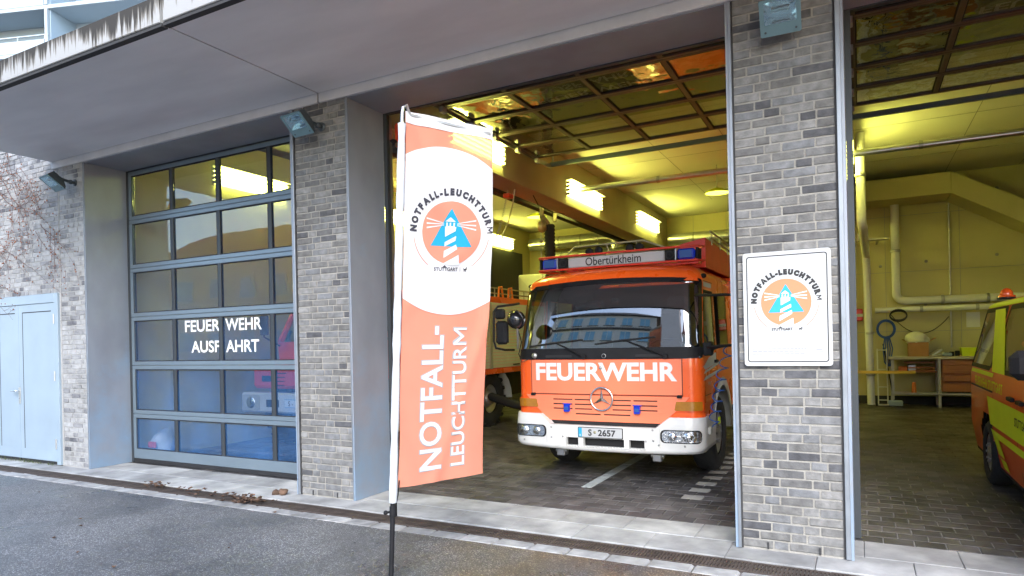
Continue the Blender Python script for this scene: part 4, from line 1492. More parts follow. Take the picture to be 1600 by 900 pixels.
# fluorescent front flap, grille
b = B(); patch(b, -.882, .882, .982, 1.366, .008, lambda t, z: S(t, z, .006), 20, 4)
flap = b.build('front_flap', M['red_front'], eng)
b = B()
for t in (-.888, .888): patch(b, t - .004, t + .004, .975, 1.37, 0, lambda q, z: S(q, z, .0035), 1, 4)
patch(b, -.89, .89, .970, .978, 0, lambda q, z: S(q, z, .0035), 12, 1)
b.build('flap_gap', M['seam'], eng)
b = B(); put(b, text_fit('FEUERWEHR', 1.66, .205, .034), lambda u, v: S(.006 + u, 1.232 + v, .0085))
b.build('lettering', M['white_print'], flap)
for s in (-1, 1):
    B().box(TX + s * .86 - .025, TX + s * .86 + .025, 1.775, 1.815, .955, .985, .004).build('flap_hinge', M['black_plastic'], eng)


# ventilation grille with real slots
GZ = [.675, .70, .748, .762, .776, .805, .818, .832, .856, .87, .884, .91, .923, .937, .966]
slots = {(.748, .762): [(-.32, -.02), (.02, .32)], (.762, .776): [], (.805, .818): [(-.60, -.36), (-.33, -.12), (.12, .33), (.36, .62)],
         (.856, .87): [(-.60, -.36), (-.33, -.12), (.12, .33), (.36, .62)], (.91, .923): [(-.60, -.36), (-.33, -.12), (.12, .33), (.36, .62)]}
xs_ = sorted(set([-.0] + [s * x for s in (-1, 1) for x in (.02, .12, .32, .33, .36, .60, .62, .66)]))


def gw(z): return .66 + (.96 - .66) * ((z - .675) / .29) ** .9


def gfn(x, z):
    k = gw(z) / .66
    xx = x if abs(x) <= .62 else math.copysign(.62 + (abs(x) - .62) * (gw(z) - .62) / .04, x)
    return S(xx, z, .016)


def gskip(x, z):
    for (a, c), l in slots.items():
        if a <= z <= c and any(p <= x <= q for p, q in l): return True
    return False


b = B(); b.grid(gfn, xs_, GZ, skip=gskip)
ed = [(xs_[0], z) for z in GZ]
for xe in (xs_[0], xs_[-1]):
    b.add([gfn(xe, z) for z in GZ] + [gfn(xe, z) + Vector((0, .02, 0)) for z in GZ], [(i, i + 1, len(GZ) + i + 1, len(GZ) + i) for i in range(len(GZ) - 1)])
b.add([gfn(x, GZ[0]) for x in xs_] + [gfn(x, GZ[0]) + Vector((0, .03, 0)) for x in xs_], [(i, i + 1, len(xs_) + i + 1, len(xs_) + i) for i in range(len(xs_) - 1)])
gr = b.build('grille', M['red_front'], eng)
b = B()
b.grid(lambda x, z: S(x, z, .006), [-.64 + .08 * i for i in range(17)], [.70, .94])
b.build('grille_backing', M['rubber'], gr)
b = B()
for zz in (.79, .843, .897, .95):
    b.grid(lambda x, z: S(x, z, .0185 if abs(z - zz) < .002 else .0160), [-.78 + .065 * i for i in range(25)], [zz - .004, zz, zz + .004])
b.build('grille_rib', M['red_front'], gr)
for x in (-.422, .405):
    b = B().box(TX + x - .035, TX + x + .035, 1.735, 1.79, .775, .862, .008)
    b.box(TX + x - .05, TX + x + .05, 1.76, 1.785, .862, .872)
    bl = b.build('front_flasher', M['blue_lens'], eng)
    B().box(TX + x - .026, TX + x + .026, 1.731, 1.736, .80, .835, .002).build('flasher_window', M['blue_hose'], bl)
# three-pointed star in a ring
Cs = S(0, .93, .03)
b = B()
b.tube([Cs + Vector((math.cos(2 * PI * i / 36) * .128, 0, math.sin(2 * PI * i / 36) * .128)) for i in range(36)], .0115, 8, closed=True)
for k in range(3):
    a = PI / 2 + k * 2 * PI / 3
    d = Vector((math.cos(a), 0, math.sin(a))); e_ = Vector((-math.sin(a), 0, math.cos(a)))
    base = .021
    v = [Cs + e_ * base * .9 + d * base * .5, Cs - e_ * base * .9 + d * base * .5, Cs + d * .122, Cs + Vector((0, -.014, 0)), Cs + d * .12 + Vector((0, -.003, 0))]
    b.add(v, [(0, 3, 4), (0, 4, 2), (1, 4, 3), (1, 2, 4), (0, 1, 3)])
b.build('star_emblem', M['chrome'], eng)
b = B().lathe([(.001, .012), (.017, .01), (.02, 0)], S(-.01, 1.277, .009), (0, -1, 0), 14); b.build('flap_lock', M['alu'], eng)

# indicators
for s in (-1, 1):
    b = B()
    v0 = lambda q, z: S(s * q, z, .02)
    patch(b, .80, 1.085, .82, .915, .012, v0, 8, 4, slant=(.02, 0))
    ib = b.build('indicator', M['amber'], eng)
    b = B(); patch(b, .785, 1.105, .808, .926, .02, lambda q, z: S(s * q, z, .012), 8, 4, slant=(.02, 0))
    b.build('indicator_bezel', M['red_lacq'], ib)
    b = B()
    patch(b, .915, 1.18, .722, .80, .01, lambda q, z: S(s * q, z, .008), 8, 2)
    b.build('corner_panel', M['red_lacq'], eng)

# dark gap behind the bumper
b = B(); b.grid(lambda x, z: S(x, z, -.006), [-1.0 + .1 * i for i in range(21)], [.5, .6, .7, .76]); b.build('bumper_gap', M['rubber'], eng)

# white bumper
BW, BR_, BB = 1.115, .17, .045


def SB(t, z, off=0.0):
    w = BW - (.02 if z < .38 else 0); a = w - BR_; s = 1 if t >= 0 else -1; q = abs(t)
    f0 = 1.695 + (.03 if z < .365 else 0) + max(0, z - .66) * .35
    if q <= a:
        x, y, nx, ny = q, f0 + BB * q * q, 0, -1
    else:
        yb = f0 + BB * a * a; an = (q - a) / BR_
        if an <= PI / 2: x, y, nx, ny = a + BR_ * math.sin(an), yb + BR_ * (1 - math.cos(an)), math.sin(an), -math.cos(an)
        else: x, y, nx, ny = w, yb + BR_ + (q - a - BR_ * PI / 2), 1, 0
    return Vector((TX + s * (x + nx * off), y + ny * off, z + (.03 * (q / 1.2) ** 2 if z < .4 else 0)))


half = [.27, .325, .495, .62, .76, .9, 1.0, 1.06, 1.12, 1.18, 1.24, 1.30, 1.314, 1.5, 1.7]
tsn = sorted([-x for x in (.205, .265, .415, .62, .76, .9, 1.0, 1.06, 1.12, 1.18, 1.24, 1.30, 1.314, 1.5, 1.7)] + [0] + half)
zl = [.348, .37, .405, .45, .497, .56, .60, .635, .69, .748]
holes = [(-.415, -.265), (-.205, .27), (.325, .495)]


def bskip(t, z):
    if z > .635 and abs(t) < .76: return True
    return .405 < z < .497 and any(p < t < q for p, q in holes)


b = B(); b.grid(SB, tsn, zl, skip=bskip)
for s in (-1, 1):
    b.add([SB(s * .62, .635), SB(s * .76, .635), SB(s * .76, .69), SB(s * .76, .748)], [(0, 1, 2, 3)])
tops = [(t, .748 if abs(t) >= .76 else .635) for t in tsn]
v = [SB(t, z) for t, z in tops]
b.add(v + [p + Vector((-.04 * (p.x - TX), .08, -.003)) for p in v], [(i, i + 1, len(v) + i + 1, len(v) + i) for i in range(len(v) - 1)], 0, False)
v = [SB(t, .348) for t in tsn]
b.add(v + [p + Vector((-.04 * (p.x - TX), .1, .0)) for p in v], [(i, i + 1, len(v) + i + 1, len(v) + i) for i in range(len(v) - 1)])
for p, q in holes:          # returns of the openings
    for a_, c_ in (((p, .405), (q, .405)), ((q, .405), (q, .497)), ((q, .497), (p, .497)), ((p, .497), (p, .405))):
        A, C_ = SB(*a_), SB(*c_)
        b.add([A, C_, C_ + Vector((0, .06, 0)), A + Vector((0, .06, 0))], [(0, 1, 2, 3)])
bump = b.build('bumper', M['white_paint'], eng)
B().box(TX - .6, TX + .6, 1.80, 1.81, .36, .6).build('bumper_backing', M['rubber'], bump)
b = B()
for t in (-.66, .66): patch(b, t - .002, t + .002, .36, .63, 0, lambda q, z: SB(q, z, .0015), 1, 4)
b.build('bumper_seam', M['grey_fender'], bump)
b = B()
for i in range(26): b.ball(SB(-.4 + .036 * i, .40, .0), .012, 6, 4)
b.build('anti_slip_nubs', M['white_paint'], bump)
for t, z in ((-.66 + .06 - .0, .60), (-.60, .485), (-.455, .50), (.585, .615), (.59, .50), (.51, .49), (-.96, .44), (.65, .455), (.92, .455)):
    B().lathe([(.001, .004), (.011, .003), (.011, 0)], SB(t, z), (0, -1, 0), 8).build('bolt', M['steel'], bump)

# headlamps
for s in (-1, 1):
    b = B(); patch(b, .665, 1.105, .482, .622, .05, lambda q, z: SB(s * q, z, .003), 12, 4)
    hl = b.build('headlight', M['black_plastic'], eng)
    b = B(); patch(b, .685, 1.09, .494, .611, .042, lambda q, z: SB(s * q, z, .006), 12, 4)
    b.build('reflector', M['reflector'], hl)
    b = B()
    for cx, rr_ in ((.79, .05), (.95, .055)):
        b.lathe([(rr_, 0), (rr_ * .9, .008), (rr_ * .3, .012), (.001, .016)], SB(s * cx, .552, .008), (0, -1, 0), 18)
    patch(b, .885, .892, .50, .605, 0, lambda q, z: SB(s * q, z, .014), 1, 2)
    b.build('lamp_bowl', M['chrome'], hl)
    b = B(); patch(b, .685, 1.09, .494, .611, .042, lambda q, z: SB(s * q, z, .022), 12, 4)
    b.build('lens', M['lens'], hl)
    # reflector strips on the bumper flank
    p = SB(s * 1.34, .575, .004)
    B().box(p.x - .01, p.x + .02 * s, p.y - .05, p.y + .06, .555, .63, .004).build('side_marker', M['grey_fender'], eng)
    # flank under the cab: fender and step
    b = B()
    x0_, x1_ = TX + s * .95, TX + s * 1.098
    n = 14
    arc = [(2.95 + .52 * math.cos(PI - PI * i / n), .46 + .56 * math.sin(PI * i / n)) for i in range(n + 1)]
    arc2 = [(2.95 + .64 * math.cos(PI - PI * i / n), .46 + .66 * math.sin(PI * i / n)) for i in range(n + 1)]
    v = [(x1_, *p) for p in arc] + [(x1_, *p) for p in arc2] + [(x0_, *p) for p in arc]
    m_ = n + 1
    b.add(v, [(i, i + 1, m_ + i + 1, m_ + i) for i in range(n)] + [(i, i + 1, 2 * m_ + i + 1, 2 * m_ + i) for i in range(n)], 0, True)
    b.build('fender', M['grey_fender'], eng)
    b = B().box(TX + s * .9, TX + s * 1.095, 1.98, 2.34, .42, .73, .01)
    b.build('step_panel', M['grey_fender'], eng)
    B().box(TX + s * .9, TX + s * 1.11, 1.95, 2.42, .395, .42, .004).build('step', M['steel'], eng)
    # side skin of the arch
    b = B()
    sq = [(2.40, .72), (2.40, 1.02), (2.95, 1.06), (3.5, 1.02), (3.5, .72)]
    b.add([(TX + s * 1.083, *p) for p in ((2.31, .72), (2.31, 1.03), (2.95, 1.12), (3.59, 1.03), (3.59, .72))] + [(TX + s * 1.083, 2.95 + .64 * math.cos(PI - PI * i / n), .46 + .66 * math.sin(PI * i / n)) for i in range(2, n - 1)],
          [(0, 1, 5), (1, 5 + 3, 5 + 2), (1, 5, 6), (1, 6, 7), (1, 2, 9), (2, 10, 9), (1, 9, 8), (2, 11, 10), (2, 3, 11), (3, 12, 11), (3, 13, 12), (3, 14, 13), (3, 15, 14), (3, 4, 15)])
    b.build('arch_panel', M['red_lacq'], eng)

# number plate
b = B(); b.prism(rr(TX - .263, TX + .26, .502, .62, .01, 4), lambda u, v, h: (u, 1.689 + h, v), 0, .008); b.build('plate_holder', M['black_plastic'], eng)
b = B(); b.prism(rr(TX - .256, TX + .253, .509, .613, .007, 3), lambda u, v, h: (u, 1.686 + h, v), 0, .003)
npl = b.build('number_plate', M['sign_white'], eng)
B().box(TX - .255, TX - .215, 1.6845, 1.6858, .511, .611).build('country_band', M['blue_print'], npl)
b = B()
put(b, text_fit('S', .042, .074, .03), lambda u, v: (TX - .118 + u, 1.6845, .561 + v))
put(b, text_fit('2657', .205, .074, .03), lambda u, v: (TX + .078 + u, 1.6845, .561 + v))
put(b, text_fit('D', .014, .02, .01), lambda u, v: (TX - .235 + u, 1.684, .53 + v), 1)
b.build('lettering', [M['black_print'], M['white_print']], npl)
b = B().lathe([(.001, .001), (.017, .001), (.017, 0)], (TX - .062, 1.6855, .565), (0, -1, 0), 14); b.build('plate_seal', M['olive_metal'], npl)
for x in (-.53, .6):
    b = B().cyl((TX + x - .07, 1.85, .32), (TX + x + .07, 1.85, .32), .025).box(TX + x - .05, TX + x + .05, 1.80, 1.92, .26, .345, .01)
    b.build('towing_eye', M['steel'], eng)

# door details, both sides
for s in (-1, 1):
    SS = lambda y, z, off=.003: S(s * ts(y, z), z, off)
    b = B()
    for y_ in (2.66,):
        b.grid(lambda q, z: SS(y_ + q, z), [-.004, .004], [1.02, 1.2, 1.42, 1.8, 2.14, 2.22])
    b.grid(lambda y, z: SS(y, z), [2.02, 2.2, 2.4, 2.66], [2.21, 2.216])
    b.grid(lambda y, z: SS(y, z), [1.98, 2.1, 2.3], [.965, .972])
    b.build('door_gap', M['seam'], eng)
    b = B(); b.grid(lambda q, z: S(s * (tc_(z, 90) + .035 + (ts(2.63, z) - tc_(z, 90) - .035) * q), z, -.004), [0, .25, .5, .75, 1], [1.455, 1.7, 1.9, 2.105])
    b.build('side_window', M['side_glass'], eng)
    b = B()
    o = [(0, 1.445), (1, 1.445), (1, 2.115), (0, 2.115)]
    i_ = [(.04, 1.475), (.97, 1.475), (.97, 2.085), (.06, 2.085)]
    oo, ii = [], []
    for k in range(4):
        for j in range(6):
            t_ = j / 6
            oo.append(tuple(o[k][c] + (o[(k + 1) % 4][c] - o[k][c]) * t_ for c in (0, 1)))
            ii.append(tuple(i_[k][c] + (i_[(k + 1) % 4][c] - i_[k][c]) * t_ for c in (0, 1)))
    ring(b, oo, ii, lambda q, z: S(s * (tc_(z, 90) + .03 + (ts(2.64, z) - tc_(z, 90) - .03) * q), z, .004), 0, True)
    b.build('window_rubber', M['black_plastic'], eng)
    b = B(); b.grid(lambda y, z: SS(y, z, -.004), [2.99, 3.3, 3.6, 3.96], [1.455, 1.8, 2.105]); b.build('crew_window', M['side_glass'], eng)
    # pale reflective chevrons sweeping back from the corner
    b = B()
    patch(b, tc_(1.2, 55), ts(2.9, 1.2), 1.20, 1.225, 0, lambda q, z: S(s * q, z + .1 * max(0, (q - 1.1)) * .9, .005), 10, 1, slant=(.1, 0))
    patch(b, tc_(1.2, 75), ts(2.9, 1.2), 1.13, 1.165, 0, lambda q, z: S(s * q, z + .1 * max(0, (q - 1.1)) * .6, .005), 10, 1, slant=(.1, 0))
    b.add([S(s * tc_(1.24, 30), 1.245, .006), S(s * (ts(2.02, 1.25)), 1.25, .006), S(s * ts(2.62, 1.27), 1.29, .006), S(s * ts(2.62, 1.4), 1.42, .006), S(s * ts(2.2, 1.36), 1.37, .006), S(s * tc_(1.3, 85), 1.29, .006)], [(0, 1, 2, 3, 4, 5)])
    b.build('side_stripe', M['grey_fender'], eng)
    b = B(); patch(b, tc_(2.17, 100), ts(2.6, 2.17), 2.15, 2.2, .01, lambda q, z: S(s * q, z, .006), 6, 2); b.build('drip_strip', M['grey_fender'], eng)
    b = B().box(TX + s * 1.085, TX + s * 1.12, 2.5, 2.62, 1.30, 1.335, .006); b.build('door_handle', M['black_plastic'], eng)
    b = B().ball(S(s * tc_(2.26, 95), 2.265, .01), .035, 10, 6, (1, 1, .8)); b.build('marker_lamp', M['black_plastic'], eng)
# faded writing on the right flank
b = B()
put(b, text_fit('Stuttgart', .2, .05, .01), lambda u, v: S(ts(2.22 + u, 1.1), 1.09 + v, .005)); b.build('lettering', M['grey_fender'], eng)

# mirrors
for s in (-1, 1):
    ox = .34 if s > 0 else 0
    mp_ = lambda dx, y, z: Vector((TX + s * (dx + (ox if dx > 1.2 else 0)), y, z))
    b = B().tube([mp_(1.08, 1.9, 2.05), mp_(1.06, 1.72, 2.03), mp_(1.22, 1.62, 2.01), mp_(1.265, 1.6, 1.95), mp_(1.27, 1.6, 1.6), mp_(1.25, 1.61, 1.52), mp_(1.18, 1.7, 1.495), mp_(1.16, 1.9, 1.49)], .014, 8)
    mr_ = b.build('mirror', M['black_plastic'], eng)
    b = B().box(TX + s * (1.10 + ox), TX + s * (1.245 + ox), 1.58, 1.68, 1.56, 1.84, .03).box(TX + s * (1.13 + ox), TX + s * (1.25 + ox), 1.585, 1.66, 1.86, 1.98, .02)
    b.build('mirror_housing', M['black_plastic'], mr_)
    B().box(TX + s * (1.115 + ox), TX + s * (1.23 + ox), 1.682, 1.685, 1.58, 1.82).build('mirror_glass', M['chrome'], mr_)
b = B().box(TX + 1.10, TX + 1.2, 1.84, 1.92, 1.40, 1.55, .015); b.beam((TX + 1.17, 1.9, 1.46), (TX + 1.3, 1.7, 1.5), .03, .025)
b.build('mirror_foot', M['black_plastic'], eng)
# round work lamp at the left mirror
c = Vector((TX - .945, 1.56, 1.845))
b = B().ball(c, .108, 18, 12).lathe([(.108, -.012), (.116, -.012), (.116, .012), (.108, .012)], c, (.25, .9, .3), 24)
sp_ = b.build('spotlight', M['black_gloss'], eng)
b = B().tube([c + Vector((0, .02, -.1)), c + Vector((-.01, .05, -.2)), c + Vector((-.05, .12, -.34))], .014, 8); b.build('spotlight_arm', M['steel'], sp_)
b = B().tube([c + Vector((0, .03, -.1)), c + Vector((.03, .06, -.26)), c + Vector((-.06, .16, -.4)), c + Vector((-.04, .2, -.5)), c + Vector((.03, .26, -.46))], .006, 6); b.build('cable', M['rubber'], sp_)

# interior
b = B().box(TX - 1.0, TX + 1.0, 1.87, 2.30, 1.28, 1.50, .04); b.build('dashboard', M['dark_int'], eng)
B().box(TX - 1.03, TX + 1.03, 1.9, 4.28, 1.02, 1.05).build('cab_floor', M['dark_int'], eng)
for x in (-.55, .55):
    b = B().box(TX + x - .24, TX + x + .24, 2.65, 3.1, 1.12, 1.32, .04).box(TX + x - .23, TX + x + .23, 3.02, 3.16, 1.3, 1.95, .05).box(TX + x - .13, TX + x + .13, 3.03, 3.13, 1.95, 2.12, .04)
    b.build('cab_seat', M['seat'], eng)
sw = Vector((TX + .55, 2.38, 1.48))
b = B().tube([sw + Vector((math.cos(2 * PI * i / 24) * .22, math.sin(2 * PI * i / 24) * .2, math.sin(2 * PI * i / 24) * .1)) for i in range(24)], .014, 6, closed=True)
b.cyl(sw, sw + Vector((0, -.1, -.2)), .03); b.beam(sw + Vector((-.2, 0, 0)), sw + Vector((.2, 0, 0)), .03, .02)
b.build('steering_wheel', M['black_plastic'], eng)
b = B().box(TX - .3, TX - .1, 2.0, 2.1, 1.97, 2.03, .02).box(TX + .04, TX + .13, 2.02, 2.07, 2.0, 2.07, .02)
b.ball((TX - .32, 2.02, 1.99), .05, 10, 6, (1.6, 1, .8)); b.build('radio_set', M['black_plastic'], eng)

# roof bar
y0, y1 = 2.30, 2.50
b = B().box(TX - .595, TX + .60, y0, y1, 2.478, 2.606, .01)
b.build('roof_sign', M['sign_white'], eng)
b = B(); put(b, text_fit('Obertürkheim', .69, .10, .012), lambda u, v: (TX - .02 + u, y0 - .003, 2.541 + v)); b.build('lettering', M['black_print'], bpy.data.objects['roof_sign'])
b = B()
for zz in (2.462, 2.622):
    xe = .985
    pl = [(TX - .55, y0 + .30, zz), (TX - xe + .05, y0 + .28, zz), (TX - xe - .04, y0 + .1, zz), (TX - xe + .02, y0 - .035, zz), (TX - xe + .1, y0 - .04, zz), (TX + xe - .1, y0 - .04, zz), (TX + xe - .02, y0 - .035, zz), (TX + xe + .04, y0 + .1, zz), (TX + xe - .05, y0 + .28, zz), (TX + .55, y0 + .3, zz)]
    b.tube(pl, .013, 8)
b.build('bar_rail', M['red_dark'], eng)
B().box(TX - .62, TX + .98, y0 + .01, y1, 2.425, 2.452, .004).build('bar_base', M['red_dark'], eng)
for s in (-1, 1):
    B().box(TX + s * .605, TX + s * .715, y0 - .005, y1, 2.477, 2.605, .006).build('horn_box', M['black_plastic'], eng)
    b = B().lathe([(.046, .004), (.05, .012), (.046, .016), (.03, -.004), (.012, .0), (.012, .012), (.001, .016)], (TX + s * .66, y0 - .004, 2.541), (0, -1, 0), 20)
    b.build('horn', M['rubber'], eng)
    B().box(TX + s * .725, TX + s * .738, y0 - .02, y1, 2.455, 2.63).build('bar_post', M['alu'], eng)
    b = B().box(TX + s * .745, TX + s * .945, y0 - .01, y1 - .02, 2.480, 2.604, .02)
    bb = b.build('beacon_light', M['blue_lens'], eng)
    B().box(TX + s * .775, TX + s * .91, y0 - .014, y0 - .0105, 2.50, 2.585, .001).build('beacon_window', M['blue_hose'], bb)
    B().box(TX + s * .955, TX + s * .975, y0 + .0, y1, 2.475, 2.605).build('bar_end', M['black_plastic'], eng)
    B().box(TX + s * .60 - .06, TX + s * .60 + .06, y0 + .03, y1 - .03, 2.36, 2.43, .008).build('bar_foot', M['black_plastic'], eng)
b = B().tube([(TX - .66, y0 + .08, 2.63), (TX - .53, y0 + .06, 2.74), (TX + .34, y0 + .06, 2.745), (TX + .62, y0 + .08, 2.63)], .012, 8)
for x in (-.12, .25): b.tube([(TX + x, y0 + .06, 2.742), (TX + x + .04, y0 + .08, 2.625)], .008, 6)
b.build('guard_rail', M['olive_metal'], eng)
for x, zz in ((-.33, 2.665), (-.215, 2.672), (.175, 2.668), (.295, 2.672)):
    c = Vector((TX + x, y0 + .06, zz))
    b = B().lathe([(.02, .06), (.044, .03), (.05, -.02), (.044, -.026), (.001, -.03)], c, (0, 1, 0), 16)
    b.build('work_light', M['black_plastic'], eng)
    b = B().lathe([(.043, .0), (.043, .004), (.02, .003), (.001, .005)], c + Vector((0, -.027, 0)), (0, -1, 0), 16); b.build('work_light_glass', M['black_plastic'], eng)
# roof gear: red ladder box, coiled hose, ladder
b = B()
b.add([(TX + .62, 2.95, 2.44), (TX + .93, 2.95, 2.44), (TX + .93, 2.95, 2.80), (TX + .62, 2.95, 2.74), (TX + .62, 7.4, 2.44), (TX + .93, 7.4, 2.44), (TX + .93, 7.4, 2.72), (TX + .62, 7.4, 2.7)],
      [(0, 1, 2, 3), (5, 4, 7, 6), (1, 5, 6, 2), (4, 0, 3, 7), (3, 2, 6, 7)])
b.build('roof_box', M['red_dark'], eng)
b = B()
for zz in (2.80, 2.88): b.tube([(TX + .98, 3.0, zz), (TX + .98, 7.4, zz - .06)], .012, 6)
for k in range(8): b.tube([(TX + .98, 3.1 + k * .55, 2.72), (TX + .98, 3.1 + k * .55, 2.885 - k * .01)], .009, 6)
b.build('roof_railing', M['olive_metal'], eng)
b = B()
for x in (-.7, -.35): b.tube([(TX + x, 2.75, 2.50), (TX + x, 7.2, 2.50)], .022, 6)
for k in range(14): b.tube([(TX - .7, 2.85 + k * .32, 2.50), (TX - .35, 2.85 + k * .32, 2.50)], .012, 6)
b.build('roof_ladder', M['red_dark'], eng)
b = B()
for k in range(5):
    b.tube([(TX - .1 + .22 * math.cos(2 * PI * i / 20), 3.0 + .3 * math.sin(2 * PI * i / 20), 2.52 + .035 * k + .01 * math.sin(i)) for i in range(20)], .024, 6, closed=True)
b.build('roof_hose', M['olive_metal'], eng)

# superstructure, chassis, wheels
b = B().box(TX - 1.17, TX + 1.17, 4.42, 8.1, .78, 2.42, .03); body = b.build('equipment_body', M['red_lacq'], eng)
for s in (-1, 1):
    for k in range(3):
        a0 = 4.55 + k * 1.17
        b = B()
        for j in range(26): b.box(TX + s * 1.171, TX + s * 1.180, a0, a0 + 1.07, .92 + j * .054, .92 + j * .054 + .05, .002)
        b.build('roller_shutter', M['shutter'], body)
b = B().box(TX - .42, TX - .30, 1.9, 8.0, .55, .78).box(TX + .30, TX + .42, 1.9, 8.0, .55, .78).box(TX - .85, TX + .85, 2.86, 3.04, .36, .5, .03).box(TX - .85, TX + .85, 6.3, 6.5, .36, .5, .03).box(TX - .35, TX + .35, 2.0, 2.8, .42, .8, .05)
b.build('chassis', M['rubber'], eng)


def wheel(parent, c, axis, r, w, rim_r, lugs=0):
    ax = Vector(axis).normalized()
    b = B()
    h = w / 2
    b.lathe([(rim_r, -h * .8), (rim_r + .03, -h), (r - .05, -h), (r - .015, -h * .82), (r, -h * .6), (r, h * .6), (r - .015, h * .82), (r - .05, h), (rim_r + .03, h), (rim_r, h * .8)], c, ax, 32)
    if lugs:
        t = Vector((0, 0, 1)); e = ax.cross(t).normalized()
        for k in range(lugs):
            a = 2 * PI * k / lugs
            d = e * math.cos(a) + t * math.sin(a)
            for sg in (-1, 1):
                p = Vector(c) + d * (r + .002) + ax * sg * h * .15
                b.beam(p, Vector(c) + d * (r - .012) + ax * sg * h * 1.02, .06, .05, d)
    wl_ = b.build('wheel', M['tyre'], parent)
    b = B().lathe([(rim_r, h * .7), (rim_r - .02, h * .78), (rim_r - .04, h * .4), (rim_r * .55, h * .25), (rim_r * .5, h * .7), (rim_r * .28, h * .9), (.001, h * .92)], c, ax, 28)
    b.lathe([(rim_r, -h * .7), (.001, -h * .6)], c, ax, 20)
    b.build('rim', M['rim'], wl_)
    b = B()
    t = Vector((0, 0, 1)); e = ax.cross(t).normalized()
    for k in range(8):
        d = e * math.cos(2 * PI * k / 8) + t * math.sin(2 * PI * k / 8)
        p = Vector(c) + d * rim_r * .42 + ax * h * .72
        b.cyl(p, p + ax * .03, .014, n=6)
    b.build('wheel_nuts', M['steel'], wl_)
    return wl_


for s in (-1, 1):
    wheel(eng, (TX + s * .93, 2.95, .45), (s, 0, 0), .45, .26, .26)
    wheel(eng, (TX + s * .95, 6.4, .45), (s, 0, 0), .45, .30, .26)
b = B().box(TX + 1.05, TX + 1.07, 2.86, 2.93, .56, .64, .004); b.build('wheel_nut_tag', M['neon'], eng)

# blue coiled air hose at the right flank
hose = B()
pts = []
P_ = [Vector((-1.22, 2.12, 1.52)), Vector((-1.30, 2.02, 1.22)), Vector((-1.34, 1.98, .95)), Vector((-1.385, 1.98, .70))]
n = 7 * 18
for i in range(n + 1):
    t_ = i / n
    k = min(int(t_ * 3), 2); f_ = t_ * 3 - k
    c = P_[k].lerp(P_[k + 1], f_)
    a = 2 * PI * 7 * t_
    pts.append(c + Vector((.055 * math.cos(a), .055 * math.sin(a), .018 * math.sin(a))))
pts = [Vector((-1.02, 2.3, 1.60)), Vector((-1.12, 2.25, 1.55))] + pts + [Vector((-1.39, 1.97, .66)), Vector((-1.405, 1.99, .64))]
hose.tube(pts, .0065, 6)
tag(hose.build('coiled_air_hose', M['blue_hose']), 'blue coiled air hose hanging beside the cab door of the front fire engine', 'air hose')
# black corrugated exhaust hose reaching the engine's left flank from the other engine
hose = B()
n = 46
pp, rs = [], []
for i in range(n + 1):
    t_ = i / n
    pp.append(Vector((-5.97 + 2.2 * t_, 5.25 - 1.75 * t_ + .25 * t_ * t_, .60 - .06 * math.sin(t_ * PI) - .03 * t_)))
    rs.append(.068 + (.010 if i % 2 else -.006))
hose.tube(pp, rs, 14)
tag(hose.build('exhaust_hose', M['rubber']), 'black corrugated exhaust hose lying between the two fire engines', 'hose')

# ================================================================== SECOND FIRE ENGINE (left bay, behind the gate glass)
T2 = -7.25
en2 = thing('fire_engine', 'bonneted red fire engine with olive roller shutters behind the closed glazed gate', 'fire engine', (T2, 5, 0))
b = B().box(T2 - 1.2, T2 + 1.2, 3.75, 7.9, 1.06, 2.40, .03)
bd2 = b.build('equipment_body', M['red_old'], en2)
B().box(T2 - 1.212, T2 + 1.212, 3.74, 7.91, 2.33, 2.44, .01).build('body_stripe', M['red_lacq'], bd2)
B().box(T2 - 1.212, T2 + 1.212, 3.74, 7.91, .99, 1.085, .01).build('body_stripe', M['red_lacq'], bd2)
for s in (-1, 1):
    for a0, a1 in ((3.85, 5.38), (5.48, 6.9), (7.0, 7.8)):
        b = B()
        for j in range(21): b.box(T2 + s * 1.2, T2 + s * 1.212, a0, a1, 1.10 + j * .0585, 1.10 + j * .0585 + .055, .004)
        sh = b.build('roller_shutter', M['shutter'], bd2)
        B().box(T2 + s * 1.2125, T2 + s * 1.235, (a0 + a1) / 2 + .1, (a0 + a1) / 2 + .35, 1.13, 1.15).build('shutter_handle', M['black_plastic'], sh)
    for a in (5.43, 6.95, 3.8):
        B().box(T2 + s * 1.2, T2 + s * 1.222, a - .045, a + .045, 1.09, 2.33, .004).build('body_post', M['alu'], bd2)
    b = B()
    for zz in (2.52, 2.62): b.tube([(T2 + s * 1.1, 3.9, zz), (T2 + s * 1.1, 7.7, zz)], .014, 6)
    for k in range(7): b.tube([(T2 + s * 1.1, 3.95 + k * .62, 2.42), (T2 + s * 1.1, 3.95 + k * .62, 2.62)], .012, 6)
    b.build('roof_railing', M['olive_metal'], en2)
    b = B()
    for yy in (5.95, 6.35): b.tube([(T2 + s * 1.1, yy, 2.42), (T2 + s * 1.12, yy, 2.64), (T2 + s * 1.1, yy + .14, 2.66), (T2 + s * 1.1, yy + .2, 2.42)], .02, 6)
    b.build('ladder_bracket', M['orange'], en2)
    wheel(en2, (T2 + s * .93, 5.62, .52), (s, 0, 0), .52, .34, .27, 18)
    wheel(en2, (T2 + s * .93, 2.75, .52), (s, 0, 0), .52, .34, .27, 18)
    b = B()
    n = 10
    arc = [(5.62 + .64 * math.cos(PI - PI * i / n), .5 + .58 * math.sin(PI * i / n)) for i in range(n + 1)]
    b.add([(T2 + s * 1.19, *p) for p in arc] + [(T2 + s * .7, *p) for p in arc], [(i, i + 1, n + 2 + i, n + 1 + i) for i in range(n)], 0, True)
    b.box(T2 + s * .9, T2 + s * 1.18, 4.35, 4.95, .5, .98, .02)
    b.build('mudguard', M['grey_fender'], en2)
